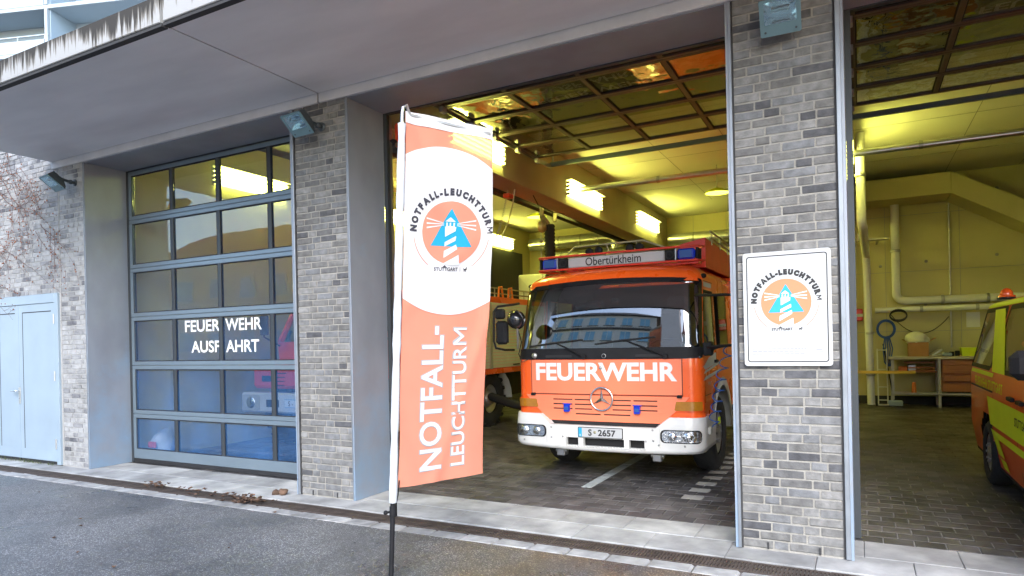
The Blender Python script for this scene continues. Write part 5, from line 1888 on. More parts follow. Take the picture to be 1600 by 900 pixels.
# cab with sloping bonnet
b = B()
b.add([(T2 - 1.1, 2.55, 1.1), (T2 + 1.1, 2.55, 1.1), (T2 - 1.1, 2.5, 1.66), (T2 + 1.1, 2.5, 1.66), (T2 - 1.1, 3.7, 1.0), (T2 + 1.1, 3.7, 1.0), (T2 - 1.1, 3.7, 1.7), (T2 + 1.1, 3.7, 1.7)],
      [(0, 1, 3, 2), (0, 2, 6, 4), (1, 5, 7, 3), (4, 6, 7, 5)])
for s in (-1, 1):
    b.beam((T2 + s * 1.06, 2.52, 1.66), (T2 + s * .98, 2.85, 2.32), .07, .07)
    b.beam((T2 + s * 1.06, 3.66, 1.66), (T2 + s * .98, 3.66, 2.32), .07, .07)
b.box(T2 - 1.04, T2 + 1.04, 2.8, 3.72, 2.30, 2.42, .04)
b.build('cab', M['red_old'], en2)
b = B().add([(T2 - 1.0, 2.53, 1.67), (T2 + 1.0, 2.53, 1.67), (T2 + .94, 2.83, 2.30), (T2 - .94, 2.83, 2.30)], [(0, 1, 2, 3)]); b.build('windscreen', M['ws'], en2)
b = B()
hw = lambda y: .42 + (y - 1.98) * .62
bz = lambda y: 1.30 + (y - 1.98) * .55
ys = [1.98, 2.0, 2.06, 2.2, 2.35, 2.52]
sec = []
for y in ys:
    w_, zt2 = hw(y), bz(y) - (.05 if y < 1.99 else 0)
    sec.append([(T2 + w_ * math.copysign(abs(math.cos(a)) ** .55, math.cos(a)), y, 1.0 + (zt2 - 1.0) * abs(math.sin(a)) ** .5) for a in [PI * i / 12 for i in range(13)]])
v = [p for s_ in sec for p in s_]
b.add(v, [(j * 13 + i, j * 13 + i + 1, (j + 1) * 13 + i + 1, (j + 1) * 13 + i) for j in range(len(ys) - 1) for i in range(12)], 0, True)
b.add(sec[0], [list(range(13))])
b.box(T2 - 1.12, T2 + 1.12, 1.99, 2.5, .95, 1.30, .05)
b.build('bonnet', M['red_old'], en2)
b = B()
for k in range(4):
    b.box(T2 - .62, T2 - .14, 1.982, 1.992, 1.0 + k * .06, 1.014 + k * .06)
    b.box(T2 + .14, T2 + .62, 1.982, 1.992, 1.0 + k * .06, 1.014 + k * .06)
b.build('grille_slots', M['rubber'], en2)
c2 = Vector((T2, 1.965, 1.14))
b = B().tube([c2 + Vector((math.cos(2 * PI * i / 28) * .11, 0, math.sin(2 * PI * i / 28) * .11)) for i in range(28)], .010, 6, closed=True)
for k in range(3):
    a = PI / 2 + k * 2 * PI / 3
    b.beam(c2, c2 + Vector((math.cos(a) * .1, 0, math.sin(a) * .1)), .02, .02)
b.build('star_emblem', M['chrome'], en2)
b = B().box(T2 - 1.2, T2 + 1.2, 1.84, 2.06, .60, .90, .025); bm2 = b.build('bumper', M['white_paint'], en2)
for s in (-1, 1):
    b = B(); b.prism(rr(T2 + s * .98 - .19, T2 + s * .98 + .19, .635, .87, .03, 4), lambda u, v, h: (u, 1.832 + h, v), 0, .01); hl = b.build('headlight', M['grey_fender'], bm2)
    b = B().lathe([(.09, 0), (.085, .006), (.03, .012), (.001, .014)], (T2 + s * .98, 1.831, .75), (0, -1, 0), 20); b.build('lens', M['reflector'], hl)
    b = B().box(T2 + s * .52 - .13, T2 + s * .52 + .13, 1.834, 1.842, .69, .80); b.build('bumper_slot', M['rubber'], bm2)
    b = B().box(T2 + s * .8 - .1, T2 + s * .8 + .1, 1.978, 1.99, 1.06, 1.15, .01); b.build('indicator', M['black_plastic'], en2)
    b = B().tube([(T2 + s * 1.05, 2.5, 1.6), (T2 + s * 1.3, 2.4, 1.75), (T2 + s * 1.3, 2.4, 2.1)], .014, 6).box(T2 + s * 1.2, T2 + s * 1.38, 2.38, 2.42, 1.78, 2.1, .015); b.build('mirror', M['black_plastic'], en2)
B().box(T2 - .265, T2 + .265, 1.828, 1.8395, .69, .81, .003).build('plate_frame', M['blue_print'], bm2)
pl2 = B().box(T2 - .258, T2 + .258, 1.8262, 1.8285, .697, .803).build('number_plate', M['white_print'], bm2)
b = B(); put(b, text_fit('S -', .10, .075, .01), lambda u, v: (T2 - .14 + u, 1.8252, .75 + v)); b.build('lettering', M['black_print'], bm2)
b = B().box(T2 - .4, T2 - .28, 2.0, 7.8, .6, .95).box(T2 + .28, T2 + .4, 2.0, 7.8, .6, .95).box(T2 - .8, T2 + .8, 5.5, 5.74, .42, .6, .03).box(T2 - .8, T2 + .8, 2.65, 2.85, .42, .6, .03)
b.build('chassis', M['rubber'], en2)

# ================================================================== VAN
VX = 1.155
van = thing('fire_van', 'red fire service van with lime yellow reflective bands in the right bay', 'van', (2.1, 1.9, 0))


def vx(z): return VX + (.16 * ((z - 1.12) / .8) if z > 1.12 else (.05 * max(0, .55 - z) / .3)) + (.25 * max(0, (z - 1.86) / .1) ** 2)


def vyr(z): return 4.36 - .36 * max(0, (z - 1.1) / .85) - (.22 * max(0, (z - 1.84) / .12) ** 2)


def V(y, z, off=0.0):
    x = vx(z)
    yr = vyr(z)
    k = 0
    if y > yr - .13:
        k = (y - (yr - .13)) / .13
        x += .09 * k * k
    return Vector((x - off, min(y, yr), z))


VC = 2.1
AY, AZ, AR = 3.15, .36, .41


def van_side(off, name, m):
    b = B()
    ysn = [-.55 + .1 * i for i in range(50)]
    zs = [.26, .34, .42, .5, .58, .66, .74, .82, .9, 1.0, 1.12, 1.22, 1.4, 1.6, 1.72, 1.80, 1.86, 1.91, 1.945, 1.96]
    # parametrise y by fraction so that the raked rear edge stays straight
    fr = [i / 54 for i in range(55)]
    for s in (0, 1):
        v = []
        for z in zs:
            yf = -.55 + (.75 * max(0, (z - .95) / .95) if z > .95 else 0) + (.55 * max(0, (z - 1.2) / .7) if z > 1.2 else 0)
            for f_ in fr:
                p = V(yf + (vyr(z) - yf) * f_, z, off)
                v.append((2 * VC - p.x, p.y, p.z) if s else p)
        n = len(fr)
        f = []
        for j in range(len(zs) - 1):
            for i in range(n - 1):
                c = [Vector(v[q]) for q in (j * n + i, j * n + i + 1, (j + 1) * n + i + 1, (j + 1) * n + i)]
                m_ = sum(c, Vector()) / 4
                if (m_.y - AY) ** 2 + (m_.z - AZ) ** 2 < AR ** 2: continue
                if (m_.y - .12) ** 2 + (m_.z - AZ) ** 2 < AR ** 2: continue
                if 1.22 < m_.z < 1.80 and (vyr(m_.z) - 1.33 < m_.y < vyr(m_.z) - .13 or 1.1 < m_.y < vyr(m_.z) - 1.5): continue
                f.append((j * n + i, j * n + i + 1, (j + 1) * n + i + 1, (j + 1) * n + i))
        b.add(v, f, 0, True)
        top = v[-n:]
        b.add(list(top) + [(VC, p[1], p[2] + .03) for p in top], [(i, i + 1, n + i + 1, n + i) for i in range(n - 1)], 0, True)
        rear = [v[j * n + n - 1] for j in range(len(zs))]
        b.add(list(rear) + [(VC, p[1] + .02, p[2]) for p in rear], [(i, i + 1, len(zs) + i + 1, len(zs) + i) for i in range(len(zs) - 1)], 0, True)
        frn = [v[j * n] for j in range(len(zs))]
        b.add(list(frn) + [(VC, p[1] - .12, p[2]) for p in frn], [(i, i + 1, len(zs) + i + 1, len(zs) + i) for i in range(len(zs) - 1)], 0, True)
    return b.build(name, m, van, merge=True)


van_side(0, 'body', M['van_red'])
van_side(-.03, 'body_lining', M['dark_int'])
vr_ = lambda q, z: V(vyr(z) - q, z, 0)
for nm, q0, q1 in (('rear_side_window', .10, 1.36), ('sliding_door_window', 1.47, 2.95)):
    for s in (0, 1):
        b = B()
        fn = lambda q, z: (lambda p: Vector((2 * VC - p.x, p.y, p.z)) if s else p)(V(vyr(z) - q, z, .004))
        patch(b, q0, q1, 1.205, 1.825, .05, fn, 8, 6)
        b.build(nm, M['side_glass'], van)
    b = B()
    ring(b, rr(q0 - .015, q1 + .015, 1.19, 1.84, .06, 5, 8), rr(q0 + .03, q1 - .03, 1.235, 1.795, .04, 5, 8), lambda q, z: V(vyr(z) - q, z, .0065), 0, True)
    b.build('window_rubber', M['black_plastic'], van)
# lime bands
b = B()
patch(b, 1.5, 2.15, 1.19, 1.90, 0, lambda q, z: V(vyr(z) - q, z, .009), 4, 8, slant=(-.92, -1.05))
b.build('lime_band', M['neon'], van)
b = B()
patch(b, .2, 2.6, 1.845, 1.905, 0, lambda q, z: V(vyr(z) - q, z, .007), 8, 3)
b.build('roof_edge_band', M['neon'], van)
b = B(); patch(b, .05, 1.6, 1.135, 1.175, 0, lambda q, z: V(vyr(z) - q, z, .006), 8, 2); b.build('belt_band', M['neon'], van)
b = B()
for pl in ([(3.07, .93), (2.9, .66), (.6, .66), (.6, .93)], [(2.87, .62), (2.62, .40), (2.32, .40), (2.46, .56), (.6, .56), (.6, .62)], [(2.59, .375), (2.45, .29), (2.22, .29), (2.28, .375)]):
    if len(pl) == 4:
        A, B_, C_, D_ = [Vector((*p, 0)) for p in pl]
        b.grid(lambda u, w: (lambda p: V(p.x, p.y, .006))((A * (1 - u) + D_ * u) * (1 - w) + (B_ * (1 - u) + C_ * u) * w), [i / 6 for i in range(7)], [i / 3 for i in range(4)])
    else:
        b.add([V(p[0], p[1], .006) for p in pl], [(0, 1, 2, 3), (0, 3, 4, 5)])
b.build('side_band', M['neon'], van)
b = B(); put(b, text_fit('FEUERWEHR STUTTGART', 1.6, .10, .02), lambda u, v: V(3.02 - u, 1.05 + v, .006)); b.build('lettering', M['neon'], van)
b = B(); put(b, text_fit('STUTTGART', .5, .075, .012), lambda u, v: V(1.45 - u, .82 + v, .0085)); b.build('lettering', M['black_print'], van)
b = B(); b.grid(lambda y, z: V(y, z, .003), [1.62, 1.628], [.3, .6, .9, 1.19]); b.grid(lambda y, z: V(y, z, .003), [2.75, 2.758], [.3, .6, .9, 1.19])
b.box(VX - .012, VX + .0, 2.78, 4.1, .995 - .012, .995 + .0)
b.build('door_gap', M['seam'], van)
for y in (1.8, 1.42): B().box(VX - .035, VX + .0, y - .09, y + .09, .985, 1.02, .006).build('door_handle', M['black_plastic'], van)
b = B().box(.955, 1.14, .62, .76, 1.235, 1.45, .05); b.beam((1.1, .7, 1.27), (1.24, .75, 1.22), .05, .06); b.build('mirror', M['black_plastic'], van)
b = B().ball((1.42, 3.62, 1.985), .062, 16, 8, (1, 1, 1.15), lo=-.35).lathe([(.08, 0), (.082, .03), (.07, .035)], (1.42, 3.62, 1.945), (0, 0, 1), 18); bc = b.build('beacon', M['beacon'], van)
B().lathe([(.085, 0), (.085, .02), (.07, .03)], (1.42, 3.62, 1.935), (0, 0, 1), 18).build('beacon_base', M['black_plastic'], bc)
for s, xx in ((-1, VX + .11), (1, 2 * VC - VX - .11)):
    wheel(van, (xx, AY, .335), (s, 0, 0), .335, .22, .21)
    wheel(van, (xx, .12, .335), (s, 0, 0), .335, .22, .21)
b = B().box(VX + .03, VX + .25, AY + .43, AY + .45, .1, .42, .005); b.build('mud_flap', M['rubber'], van)
b = B().box(VX + .06, 2 * VC - VX - .06, -.45, 4.25, .22, .45); b.build('underbody', M['rubber'], van)
b = B()
n = 16
arc = [(AY + (AR + .02) * math.cos(PI * i / n), AZ + (AR + .02) * math.sin(PI * i / n)) for i in range(n + 1)]
b.add([(VX + .02, *p) for p in arc] + [(VX + .3, *p) for p in arc], [(i, i + 1, n + 2 + i, n + 1 + i) for i in range(n)], 0, True)
b.add([(VX + .3, *p) for p in arc], [list(range(n + 1))])
b.build('wheel_housing', M['rubber'], van)
b = B().box(1.5, 1.7, 3.2, 3.3, 1.35, 1.5, .03).tube([(1.5, 3.25, 1.45), (1.7, 2.9, 1.5), (1.9, 2.4, 1.42)], .03, 6); b.build('stowed_hose', M['red_dark'], van)
for y in (1.9, 2.75):
    b = B().box(1.45, 2.8, y, y + .14, .9, 1.55, .05).box(1.45, 2.8, y - .45, y, .75, .95, .04); b.build('bench_seat', M['seat'], van)
b = B(); b.add([V(vyr(1.5) - .2, 1.32, -.02), V(vyr(1.5) - .28, 1.32, -.02), V(vyr(1.5) - .22, 1.58, -.02), V(vyr(1.5) - .14, 1.56, -.02)], [(0, 1, 2, 3)]); b.build('window_tag', M['sign_white'], van)

# ================================================================== HALL FITTINGS
# fluorescent lamps: tray, four tubes, end holders


def tube_lamp(label, x, y0, y1, z, face):
    root = thing('tube_lamp', label, 'lamp', (x, (y0 + y1) / 2, z), 'fluorescent lamps on the hall beams')
    B().box(x, x - face * .03, y0 - .05, y1 + .05, z - .15, z + .15, .005).build('tray', M['lamp_white'], root)
    B().box(x, x + face * .13, y0 - .05, y1 + .05, z + .152, z + .165).build('upward_light_stop', M['lamp_white'], root)  # flange added to keep the tubes' light off the ceiling
    for k in range(4):
        zz = z - .105 + k * .07
        B().cyl((x + face * .045, y0, zz), (x + face * .045, y1, zz), .016, n=8).build('tube', M['tube_light'], root)
    for yy in (y0 - .02, y1 + .02):
        b = B()
        for k in range(4):
            zz = z - .105 + k * .07
            b.box(x, x + face * .065, yy - .018, yy + .018, zz - .022, zz + .022, .004)
        b.build('holder', M['sign_white'], root)
    return root


BX = -4.835
tube_lamp('white fluorescent lamp on the brown beam, half hidden by the banner top', BX, 2.30, 3.75, 4.44, 1)
tube_lamp('bright fluorescent lamp midway along the brown ceiling beam', BX, 6.35, 8.1, 4.46, 1)
tube_lamp('bright fluorescent lamp at the far end of the brown ceiling beam', BX, 10.75, 12.6, 4.58, 1)
LX = -9.262
tube_lamp('fluorescent lamp behind the top panes of the closed gate', LX, 2.1, 3.6, 4.40, 1)
tube_lamp('fluorescent lamp midway on the left hall wall', LX, 6.3, 8.0, 4.44, 1)
tube_lamp('fluorescent lamp low beside the banner at the far left of the hall', LX, 10.9, 12.5, 4.50, 1)

tube_lamp('added fluorescent lamp on the unseen left face of the brown beam, nearer the gates', -5.305, 2.3, 3.75, 4.46, -1)  # this lamp and the next are added out of view to brighten the left bay
tube_lamp('added fluorescent lamp on the unseen left face of the brown beam, midway along', -5.305, 6.35, 8.1, 4.46, -1)
RX = -.155
tube_lamp('fluorescent lamp on the beam behind the sign pillar', RX, 6.6, 8.2, 4.5, 1)


def dome_lamp(label, x, y, z):
    root = thing('dome_lamp', label, 'lamp', (x, y, z), 'round pendant lamps')
    B().lathe([(.24, -.02), (.22, .02), (.12, .06), (.03, .09), (.001, .09)], (x, y, z), (0, 0, 1), 28).build('shade', M['neon'], root)
    B().lathe([(.001, -.028), (.15, -.026), (.23, -.016)], (x, y, z), (0, 0, 1), 28).build('diffuser', M['dome_light'], root)
    B().cyl((x, y, z + .08), (x, y, CZ - .02), .008).build('stem', M['steel'], root)


dome_lamp('round yellow glowing pendant lamp right of the brown beam', -2.46, 8.4, 4.48)
dome_lamp('round yellow pendant lamp behind the exhaust rail', -6.6, 8.7, 4.48)

# exhaust extraction rail with trolley and hanging hose
rail = thing('exhaust_rail', 'long dark and cream exhaust extraction rail left of the brown beam', 'rail', (-5.5, 8, 4.2))
B().box(-5.585, -5.435, 1.4, 13.4, 4.15, 4.255).build('rubber_lip', M['rubber'], rail)
for k, (w_, z0, z1) in enumerate(((.17, 4.257, 4.305), (.13, 4.307, 4.345), (.17, 4.347, 4.39))):
    B().box(-5.51 - w_ / 2, -5.51 + w_ / 2, 1.4, 13.4, z0, z1, .006).build('rail_profile', M['rail_cream'], rail)
for y in (2.6, 6, 9.4, 12.6): B().cyl((-5.51, y, 4.38), (-5.51, y, CZ - .015), .012).build('hanger', M['steel'], rail)
tl = thing('hose_trolley', 'brown hose trolley with black corrugated hose hanging from the exhaust rail', 'hose trolley', (-5.42, 6.6, 3.9))
b = B()
for y in (6.42, 7.05):
    b.beam((-5.40, y, 4.36), (-5.40, y, 4.20), .06, .05, (0, 1, 0)); b.beam((-5.40, y, 4.22), (-5.38, y - .08, 3.98), .06, .05, (0, 1, 0))
b.beam((-5.38, 6.34, 4.0), (-5.36, 6.6, 3.86), .07, .09, (0, 0, 1))
b.beam((-5.39, 6.4, 4.24), (-5.39, 7.05, 4.24), .03, .05)
b.build('bracket', M['beam_brown'], tl)
b = B().lathe([(.001, -.05), (.10, -.05), (.11, -.03), (.11, .03), (.10, .05), (.001, .05)], (-5.40, 6.4, 3.80), (1, 0, 0), 20).lathe([(.03, .0), (.03, .07), (.001, .07)], (-5.40, 6.4, 3.80), (1, 0, 0), 10)
b.build('balancer', M['rail_cream'], tl)
hose = B()
n = 84
pp = [Vector((-5.34, 6.62, 3.86 - 2.9 * i / n)) for i in range(n + 1)]
hose.tube(pp, [.10 + (.012 if i % 2 else -.008) for i in range(n + 1)], 14)
hose.build('hose', M['rubber'], tl)
b = B().tube([(-5.42, 6.4, 3.7), (-5.43, 6.4, 3.3), (-5.42, 6.42, 2.8)], .008, 5); b.ball((-5.42, 6.4, 3.52), .03, 8, 6); b.build('pull_chain', M['steel'], tl)

ch = thing('hanging_cable', 'loose control cable and chain loop hanging below the brown beam near the banner', 'cable', (-5.2, 5, 4))
b = B().tube([(-5.05, 4.6, 4.13), (-5.10, 4.62, 3.9), (-5.22, 4.66, 3.6), (-5.36, 4.7, 3.4), (-5.34, 4.7, 3.3), (-5.26, 4.7, 3.34)], .012, 6)
b.build('cable', M['rail_cream'], ch)
b = B()
for i in range(26):
    t_ = i / 25
    b.tube([(-5.16 - .25 * t_ + .012 * math.cos(2 * PI * k / 8) * (1 if i % 2 else .3), 4.55 + .012 * math.cos(2 * PI * k / 8) * (.3 if i % 2 else 1), 4.1 - .75 * t_ - .1 * math.sin(t_ * PI) + .02 * math.sin(2 * PI * k / 8)) for k in range(8)], .005, 4, closed=True)
b.build('chain', M['steel'], ch)
b = B().tube([(-5.0, 5.2, 4.14), (-5.0, 5.4, 4.0), (-5.0, 6.0, 3.98), (-5.05, 6.7, 4.05)], .010, 6); b.build('cable', M['rubber'], ch)
b = B().box(-5.2, -5.08, 4.45, 4.62, 3.98, 4.05, .01); b.build('hook', M['red_dark'], ch)
b = B().box(-4.56, -4.44, .72, .86, 3.86, 4.06, .02)
al = thing('alarm_horn', 'small red alarm horn at the top of the left gate track behind the banner', 'alarm', (-4.5, .8, 3.95))
b.build('case', M['red_dark'], al)
b = B().lathe([(.03, 0), (.07, .06), (.075, .065)], (-4.5, .70, 3.80), (0, -1, -.4), 16); b.build('horn', M['rubber'], al)

# pipes and ducts


def pipes(name, label, cat, runs, r, m, fit=None):
    root = thing(name, label, cat, runs[0][0])
    for k, run in enumerate(runs):
        B().tube(run, r, 14).build('pipe' if 'duct' not in name else 'duct_section', m, root)
    b = B()
    if fit:
        for p, d in fit: b.lathe([(r * 1.12, -.03), (r * 1.2, -.02), (r * 1.2, .02), (r * 1.12, .03)], p, d, 16)
        b.build('clamp', M['steel'], root)
    return root


pipes('ceiling_pipe', 'long shiny pipe crossing below the ceiling of both open bays', 'pipe', [[(-4.75, 6.75, 4.5), (4.5, 6.9, 4.5)]], .055, M['duct'], [((-3.2, 6.77, 4.5), (1, 0, 0)), ((-1.2, 6.8, 4.5), (1, 0, 0)), ((.9, 6.83, 4.5), (1, 0, 0))])


def bend(a, c, d, r=.25, n=5):
    """corner points rounded"""
    a, c, d = Vector(a), Vector(c), Vector(d)
    p, q = c + (a - c).normalized() * r, c + (d - c).normalized() * r
    return [p.lerp(c, t).lerp(c.lerp(q, t), t) for t in [i / n for i in range(n + 1)]]


pipes('wall_pipe', 'thick white vertical pipe at the left edge of the right bay', 'pipe', [[(.07, 7.6, CZ - .02)] + bend((.07, 7.6, 5), (.07, 7.6, 3.45), (.22, 8.6, 3.3), .12) + bend((.07, 7.6, 3.45), (.16, 11.1, 3.30), (.2, 11.1, 2), .1) + [(.2, 11.1, .05)]], .075, M['pipe_white'], [((.07, 7.6, 4.3), (0, 0, 1)), ((.2, 11.1, 1.6), (0, 0, 1)), ((.2, 11.1, .7), (0, 0, 1))])
pipes('wall_pipe', 'white pipe that drops down the rear wall and turns along it above the workbench', 'pipe', [[(.74, 11.7, 4.42)] + bend((.74, 11.7, 4), (.74, 11.7, 2.29), (2, 11.7, 2.29), .2, 8) + [(4.5, 11.7, 2.29)]], .085, M['pipe_white'], [((1.6, 11.7, 2.29), (1, 0, 0)), ((.74, 11.7, 3.4), (0, 0, 1)), ((2.4, 11.7, 2.29), (1, 0, 0))])
pipes('wall_pipe', 'slim horizontal white rail pipe directly above the workbench', 'pipe', [[(.32, 11.6, 2.10), (4.5, 11.6, 2.10)]], .06, M['pipe_white'], [((1.2, 11.6, 2.1), (1, 0, 0)), ((2.2, 11.6, 2.1), (1, 0, 0))])
pipes('conduit', 'thin grey conduit running down the rear concrete wall', 'conduit', [[(1.76, 11.86, 4.4), (1.76, 11.86, 1.25)]], .016, M['steel'], [((1.76, 11.86, 2.6), (0, 0, 1))])
pipes('sagging_cable', 'thin cable sagging along the wall over the cardboard box', 'cable', [[(.62 + 1.1 * t, 11.85, 2.02 - .95 * (1 - (2 * t - 1) ** 2) * .42 - .1 * t) for t in [i / 14 for i in range(15)]]], .008, M['rubber'])


def duct(label, pts, r, rings):
    root = thing('air_duct', label, 'duct', pts[0])
    B().tube(pts, r, 20).build('duct_section', M['duct'], root)
    b = B()
    for p, d in rings: b.lathe([(r * 1.0, -.02), (r * 1.045, -.02), (r * 1.045, .02), (r * 1.0, .02)], p, d, 24)
    b.build('duct_collar', M['steel'], root)


duct('thick silver spiral duct on the back wall over the fire engine', [(-9.0, 13.3, 4.56), (-6.6, 13.3, 4.56)] + bend((-7, 13.3, 4.56), (-6.2, 13.3, 4.56), (-6.2, 13.3, 4.0), .3, 6) + [(-6.2, 13.3, 3.9)], .19, [((-8.0, 13.3, 4.56), (1, 0, 0)), ((-7.3, 13.3, 4.56), (1, 0, 0)), ((-6.75, 13.3, 4.56), (1, 0, 0))])
duct('lower silver duct bending down beside the grey cabinet', [(-5.0, 13.2, 4.12), (-8.0, 13.2, 4.12)] + bend((-7.5, 13.2, 4.12), (-8.55, 13.2, 4.12), (-8.55, 13.2, 3), .35, 6) + [(-8.55, 13.2, 3.5)], .13, [((-6.4, 13.2, 4.12), (1, 0, 0)), ((-7.9, 13.2, 4.12), (1, 0, 0))])
duct('silver duct on the back wall right of the brown beam', [(-4.7, 13.4, 4.35), (-.95, 13.4, 4.30)], .17, [((-4.0, 13.4, 4.34), (1, 0, 0)), ((-2.8, 13.4, 4.33), (1, 0, 0))])
cb_ = thing('filter_cabinet', 'pale sheet metal filter cabinet under the bending duct', 'cabinet', (-8.9, 13.3, 3))
B().box(-9.25, -8.3, 12.9, 13.7, 2.2, 3.62, .02).build('case', M['pipe_white'], cb_)
b = B(); b.add([(-9.24, 12.885, 3.58), (-8.31, 12.885, 2.6), (-8.31, 12.885, 2.25), (-9.24, 12.885, 2.25)], [(0, 1, 2, 3)]); b.build('panel', M['lamp_white'], cb_)

# workbench group
wb = thing('workbench', 'workbench with wooden drawers along the rear wall of the right bay', 'workbench', (1.5, 11.45, 0))
B().box(.55, 3.6, 11.16, 11.84, 1.02, 1.075, .006).build('top', M['bench_top'], wb)
for x in (.62, 1.47, 2.3, 3.5):
    B().box(x - .025, x + .025, 11.2, 11.26, .0, 1.018).build('leg', M['bench_frame'], wb)
    B().box(x - .025, x + .025, 11.74, 11.80, .0, 1.018).build('leg', M['bench_frame'], wb)
B().box(.60, 3.52, 11.19, 11.24, .27, .31).build('rail', M['bench_frame'], wb)
B().box(.60, 3.52, 11.25, 11.8, .27, .285).build('shelf', M['bench_frame'], wb)
B().box(.66, 1.44, 11.3, 11.8, .74, .755).build('shelf', M['wood'], wb)
dr = B().box(1.52, 2.28, 11.25, 11.8, .33, 1.015, .004).build('drawer_case', M['wood'], wb)
for k, (z0, z1, o) in enumerate(((.90, 1.0, 0), (.72, .885, 0), (.56, .68, .06), (.34, .545, 0))):
    B().box(1.53, 2.27, 11.21 - o, 11.25, z0, z1, .005).build('drawer', M['wood'], dr)
for k, (z0, z1) in enumerate(((.93, .96), (.82, .85), (.77, .79))):
    B().box(.85 + .05 * k, 1.40, 11.32, 11.7, z0, z1, .004).build('tool_tray', M['wood'], wb)
cx = thing('cardboard_box', 'open cardboard box on the workbench stuffed with a pale plastic bag', 'box', (1.1, 11.5, 1.076))
b = B()
b.box(.93, 1.30, 11.34, 11.35, 1.076, 1.38); b.box(.93, 1.30, 11.68, 11.69, 1.076, 1.38); b.box(.93, .94, 11.351, 11.679, 1.076, 1.38); b.box(1.29, 1.30, 11.351, 11.679, 1.076, 1.38); b.box(.941, 1.289, 11.351, 11.679, 1.076, 1.085)
b.build('box_body', M['card'], cx)
b = B(); b.add([(1.30, 11.34, 1.38), (1.30, 11.69, 1.38), (1.44, 11.69, 1.48), (1.44, 11.34, 1.46)], [(0, 1, 2, 3)]); b.add([(.93, 11.34, 1.38), (.93, 11.69, 1.38), (.82, 11.69, 1.44), (.83, 11.34, 1.45)], [(0, 1, 2, 3)])
b.build('flap', M['card'], cx)
b = B().ball((1.08, 11.5, 1.46), .2, 20, 14, (1.05, .9, .8)).ball((1.24, 11.5, 1.42), .1, 12, 8)
b.v = [tuple(Vector(p) + .035 * Vector((noise.noise(Vector(p) * 9), noise.noise(Vector(p) * 9 + Vector((5, 0, 0))), noise.noise(Vector(p) * 9 + Vector((0, 7, 0)))))) for p in b.v]
tag(b.build('plastic_bag', M['bag']), 'crumpled pale plastic bag bulging out of the cardboard box', 'bag')
it = B().beam((1.34, 11.45, 1.10), (1.52, 11.5, 1.22), .2, .03).beam((1.36, 11.42, 1.09), (1.55, 11.42, 1.12), .14, .02)
tag(it.build('leaflet_stack', M['paper']), 'white leaflets leaning on the workbench beside the cardboard box', 'leaflets')
it = B().box(1.55, 1.72, 11.38, 11.55, 1.077, 1.15, .02); tag(it.build('cloth_bundle', M['apt_wall']), 'small folded blue cloth on the workbench', 'cloth')
it = thing('charger', 'small black charger set on the workbench below the conduit', 'charger', (1.76, 11.5, 1.077))
for k in range(2): B().box(1.68 + .1 * k, 1.76 + .1 * k, 11.42, 11.52, 1.077, 1.17 + .02 * k, .01).build('case', M['black_plastic'], it)
it = thing('plastic_tub', 'lime yellow plastic tub at the right end of the workbench', 'tub', (2.05, 11.5, 1.077))
b = B(); b.add([(1.90, 11.35, 1.077), (2.22, 11.35, 1.077), (2.22, 11.6, 1.077), (1.90, 11.6, 1.077), (1.87, 11.32, 1.24), (2.25, 11.32, 1.24), (2.25, 11.63, 1.24), (1.87, 11.63, 1.24)], [(0, 1, 5, 4), (1, 2, 6, 5), (2, 3, 7, 6), (3, 0, 4, 7), (0, 3, 2, 1)])
b.build('tub_wall', M['neon'], it); B().box(1.865, 2.255, 11.315, 11.635, 1.238, 1.255, .004).build('lid', M['neon'], it)
it = thing('tool_case', 'orange and grey tool case on the upper shelf of the workbench', 'case', (.9, 11.5, .757))
B().box(.74, .90, 11.34, 11.6, .757, .86, .015).build('case', M['orange'], it); B().box(.91, 1.06, 11.34, 11.6, .757, .90, .012).build('lid', M['steel'], it)
it = B().cyl((1.02, 11.4, .286), (1.02, 11.4, .52), .05, .035); tag(it.build('canister', M['orange']), 'orange canister standing on the lower shelf of the workbench', 'canister')

# hoses and tools left of the bench
hs = thing('hose_coil', 'coiled blue hose hanging on the wall left of the workbench', 'hose', (.5, 11.6, 1.75))
b = B()
for k in range(4): b.tube([(.52 + (.15 + .01 * k) * math.cos(2 * PI * i / 24), 11.55 - .015 * k, 1.68 + (.17 + .012 * k) * math.sin(2 * PI * i / 24)) for i in range(24)], .012, 6, closed=True)
b.build('coil', M['blue_hose'], hs)
b = B()
for k in range(5): b.tube([(.50 + .02 * k, 11.56, 1.52), (.46 + .045 * k, 11.54, 1.25), (.48 + .03 * k, 11.55, .95), (.54 + .02 * k, 11.52, .86)], .013, 5)
b.build('loop', M['blue_hose'], hs)
b = B().cyl((.62, 11.7, 2.1), (.62, 11.5, 2.06), .012); b.build('hook', M['steel'], hs)
cc = B()
for k in range(4): cc.tube([(.76 + .16 * math.cos(2 * PI * i / 20), 11.5 - .02 * k, 1.97 + (.1 + .01 * k) * math.sin(2 * PI * i / 20)) for i in range(20)], .015, 5, closed=True)
tag(cc.build('cable_coil', M['rubber']), 'black cable coil hung from the slim rail above the hose', 'cable')
ht = thing('hand_truck', 'small pale hand truck parked on the floor left of the workbench', 'hand truck', (.43, 11.3, 0))
b = B()
for x in (.34, .52): b.tube([(x, 11.2, .06), (x, 11.3, .5), (x, 11.42, 1.25)], .014, 6)
for z_, y_ in ((.14, 11.22), (.42, 11.28), (.8, 11.35), (1.22, 11.415)): b.tube([(.34, y_, z_), (.52, y_, z_)], .012, 6)
b.tube([(.33, 11.05, .05), (.53, 11.05, .05)], .014, 6); b.tube([(.34, 11.05, .05), (.34, 11.2, .05)], .012, 6); b.tube([(.52, 11.05, .05), (.52, 11.2, .05)], .012, 6)
b.build('frame', M['bag'], ht)
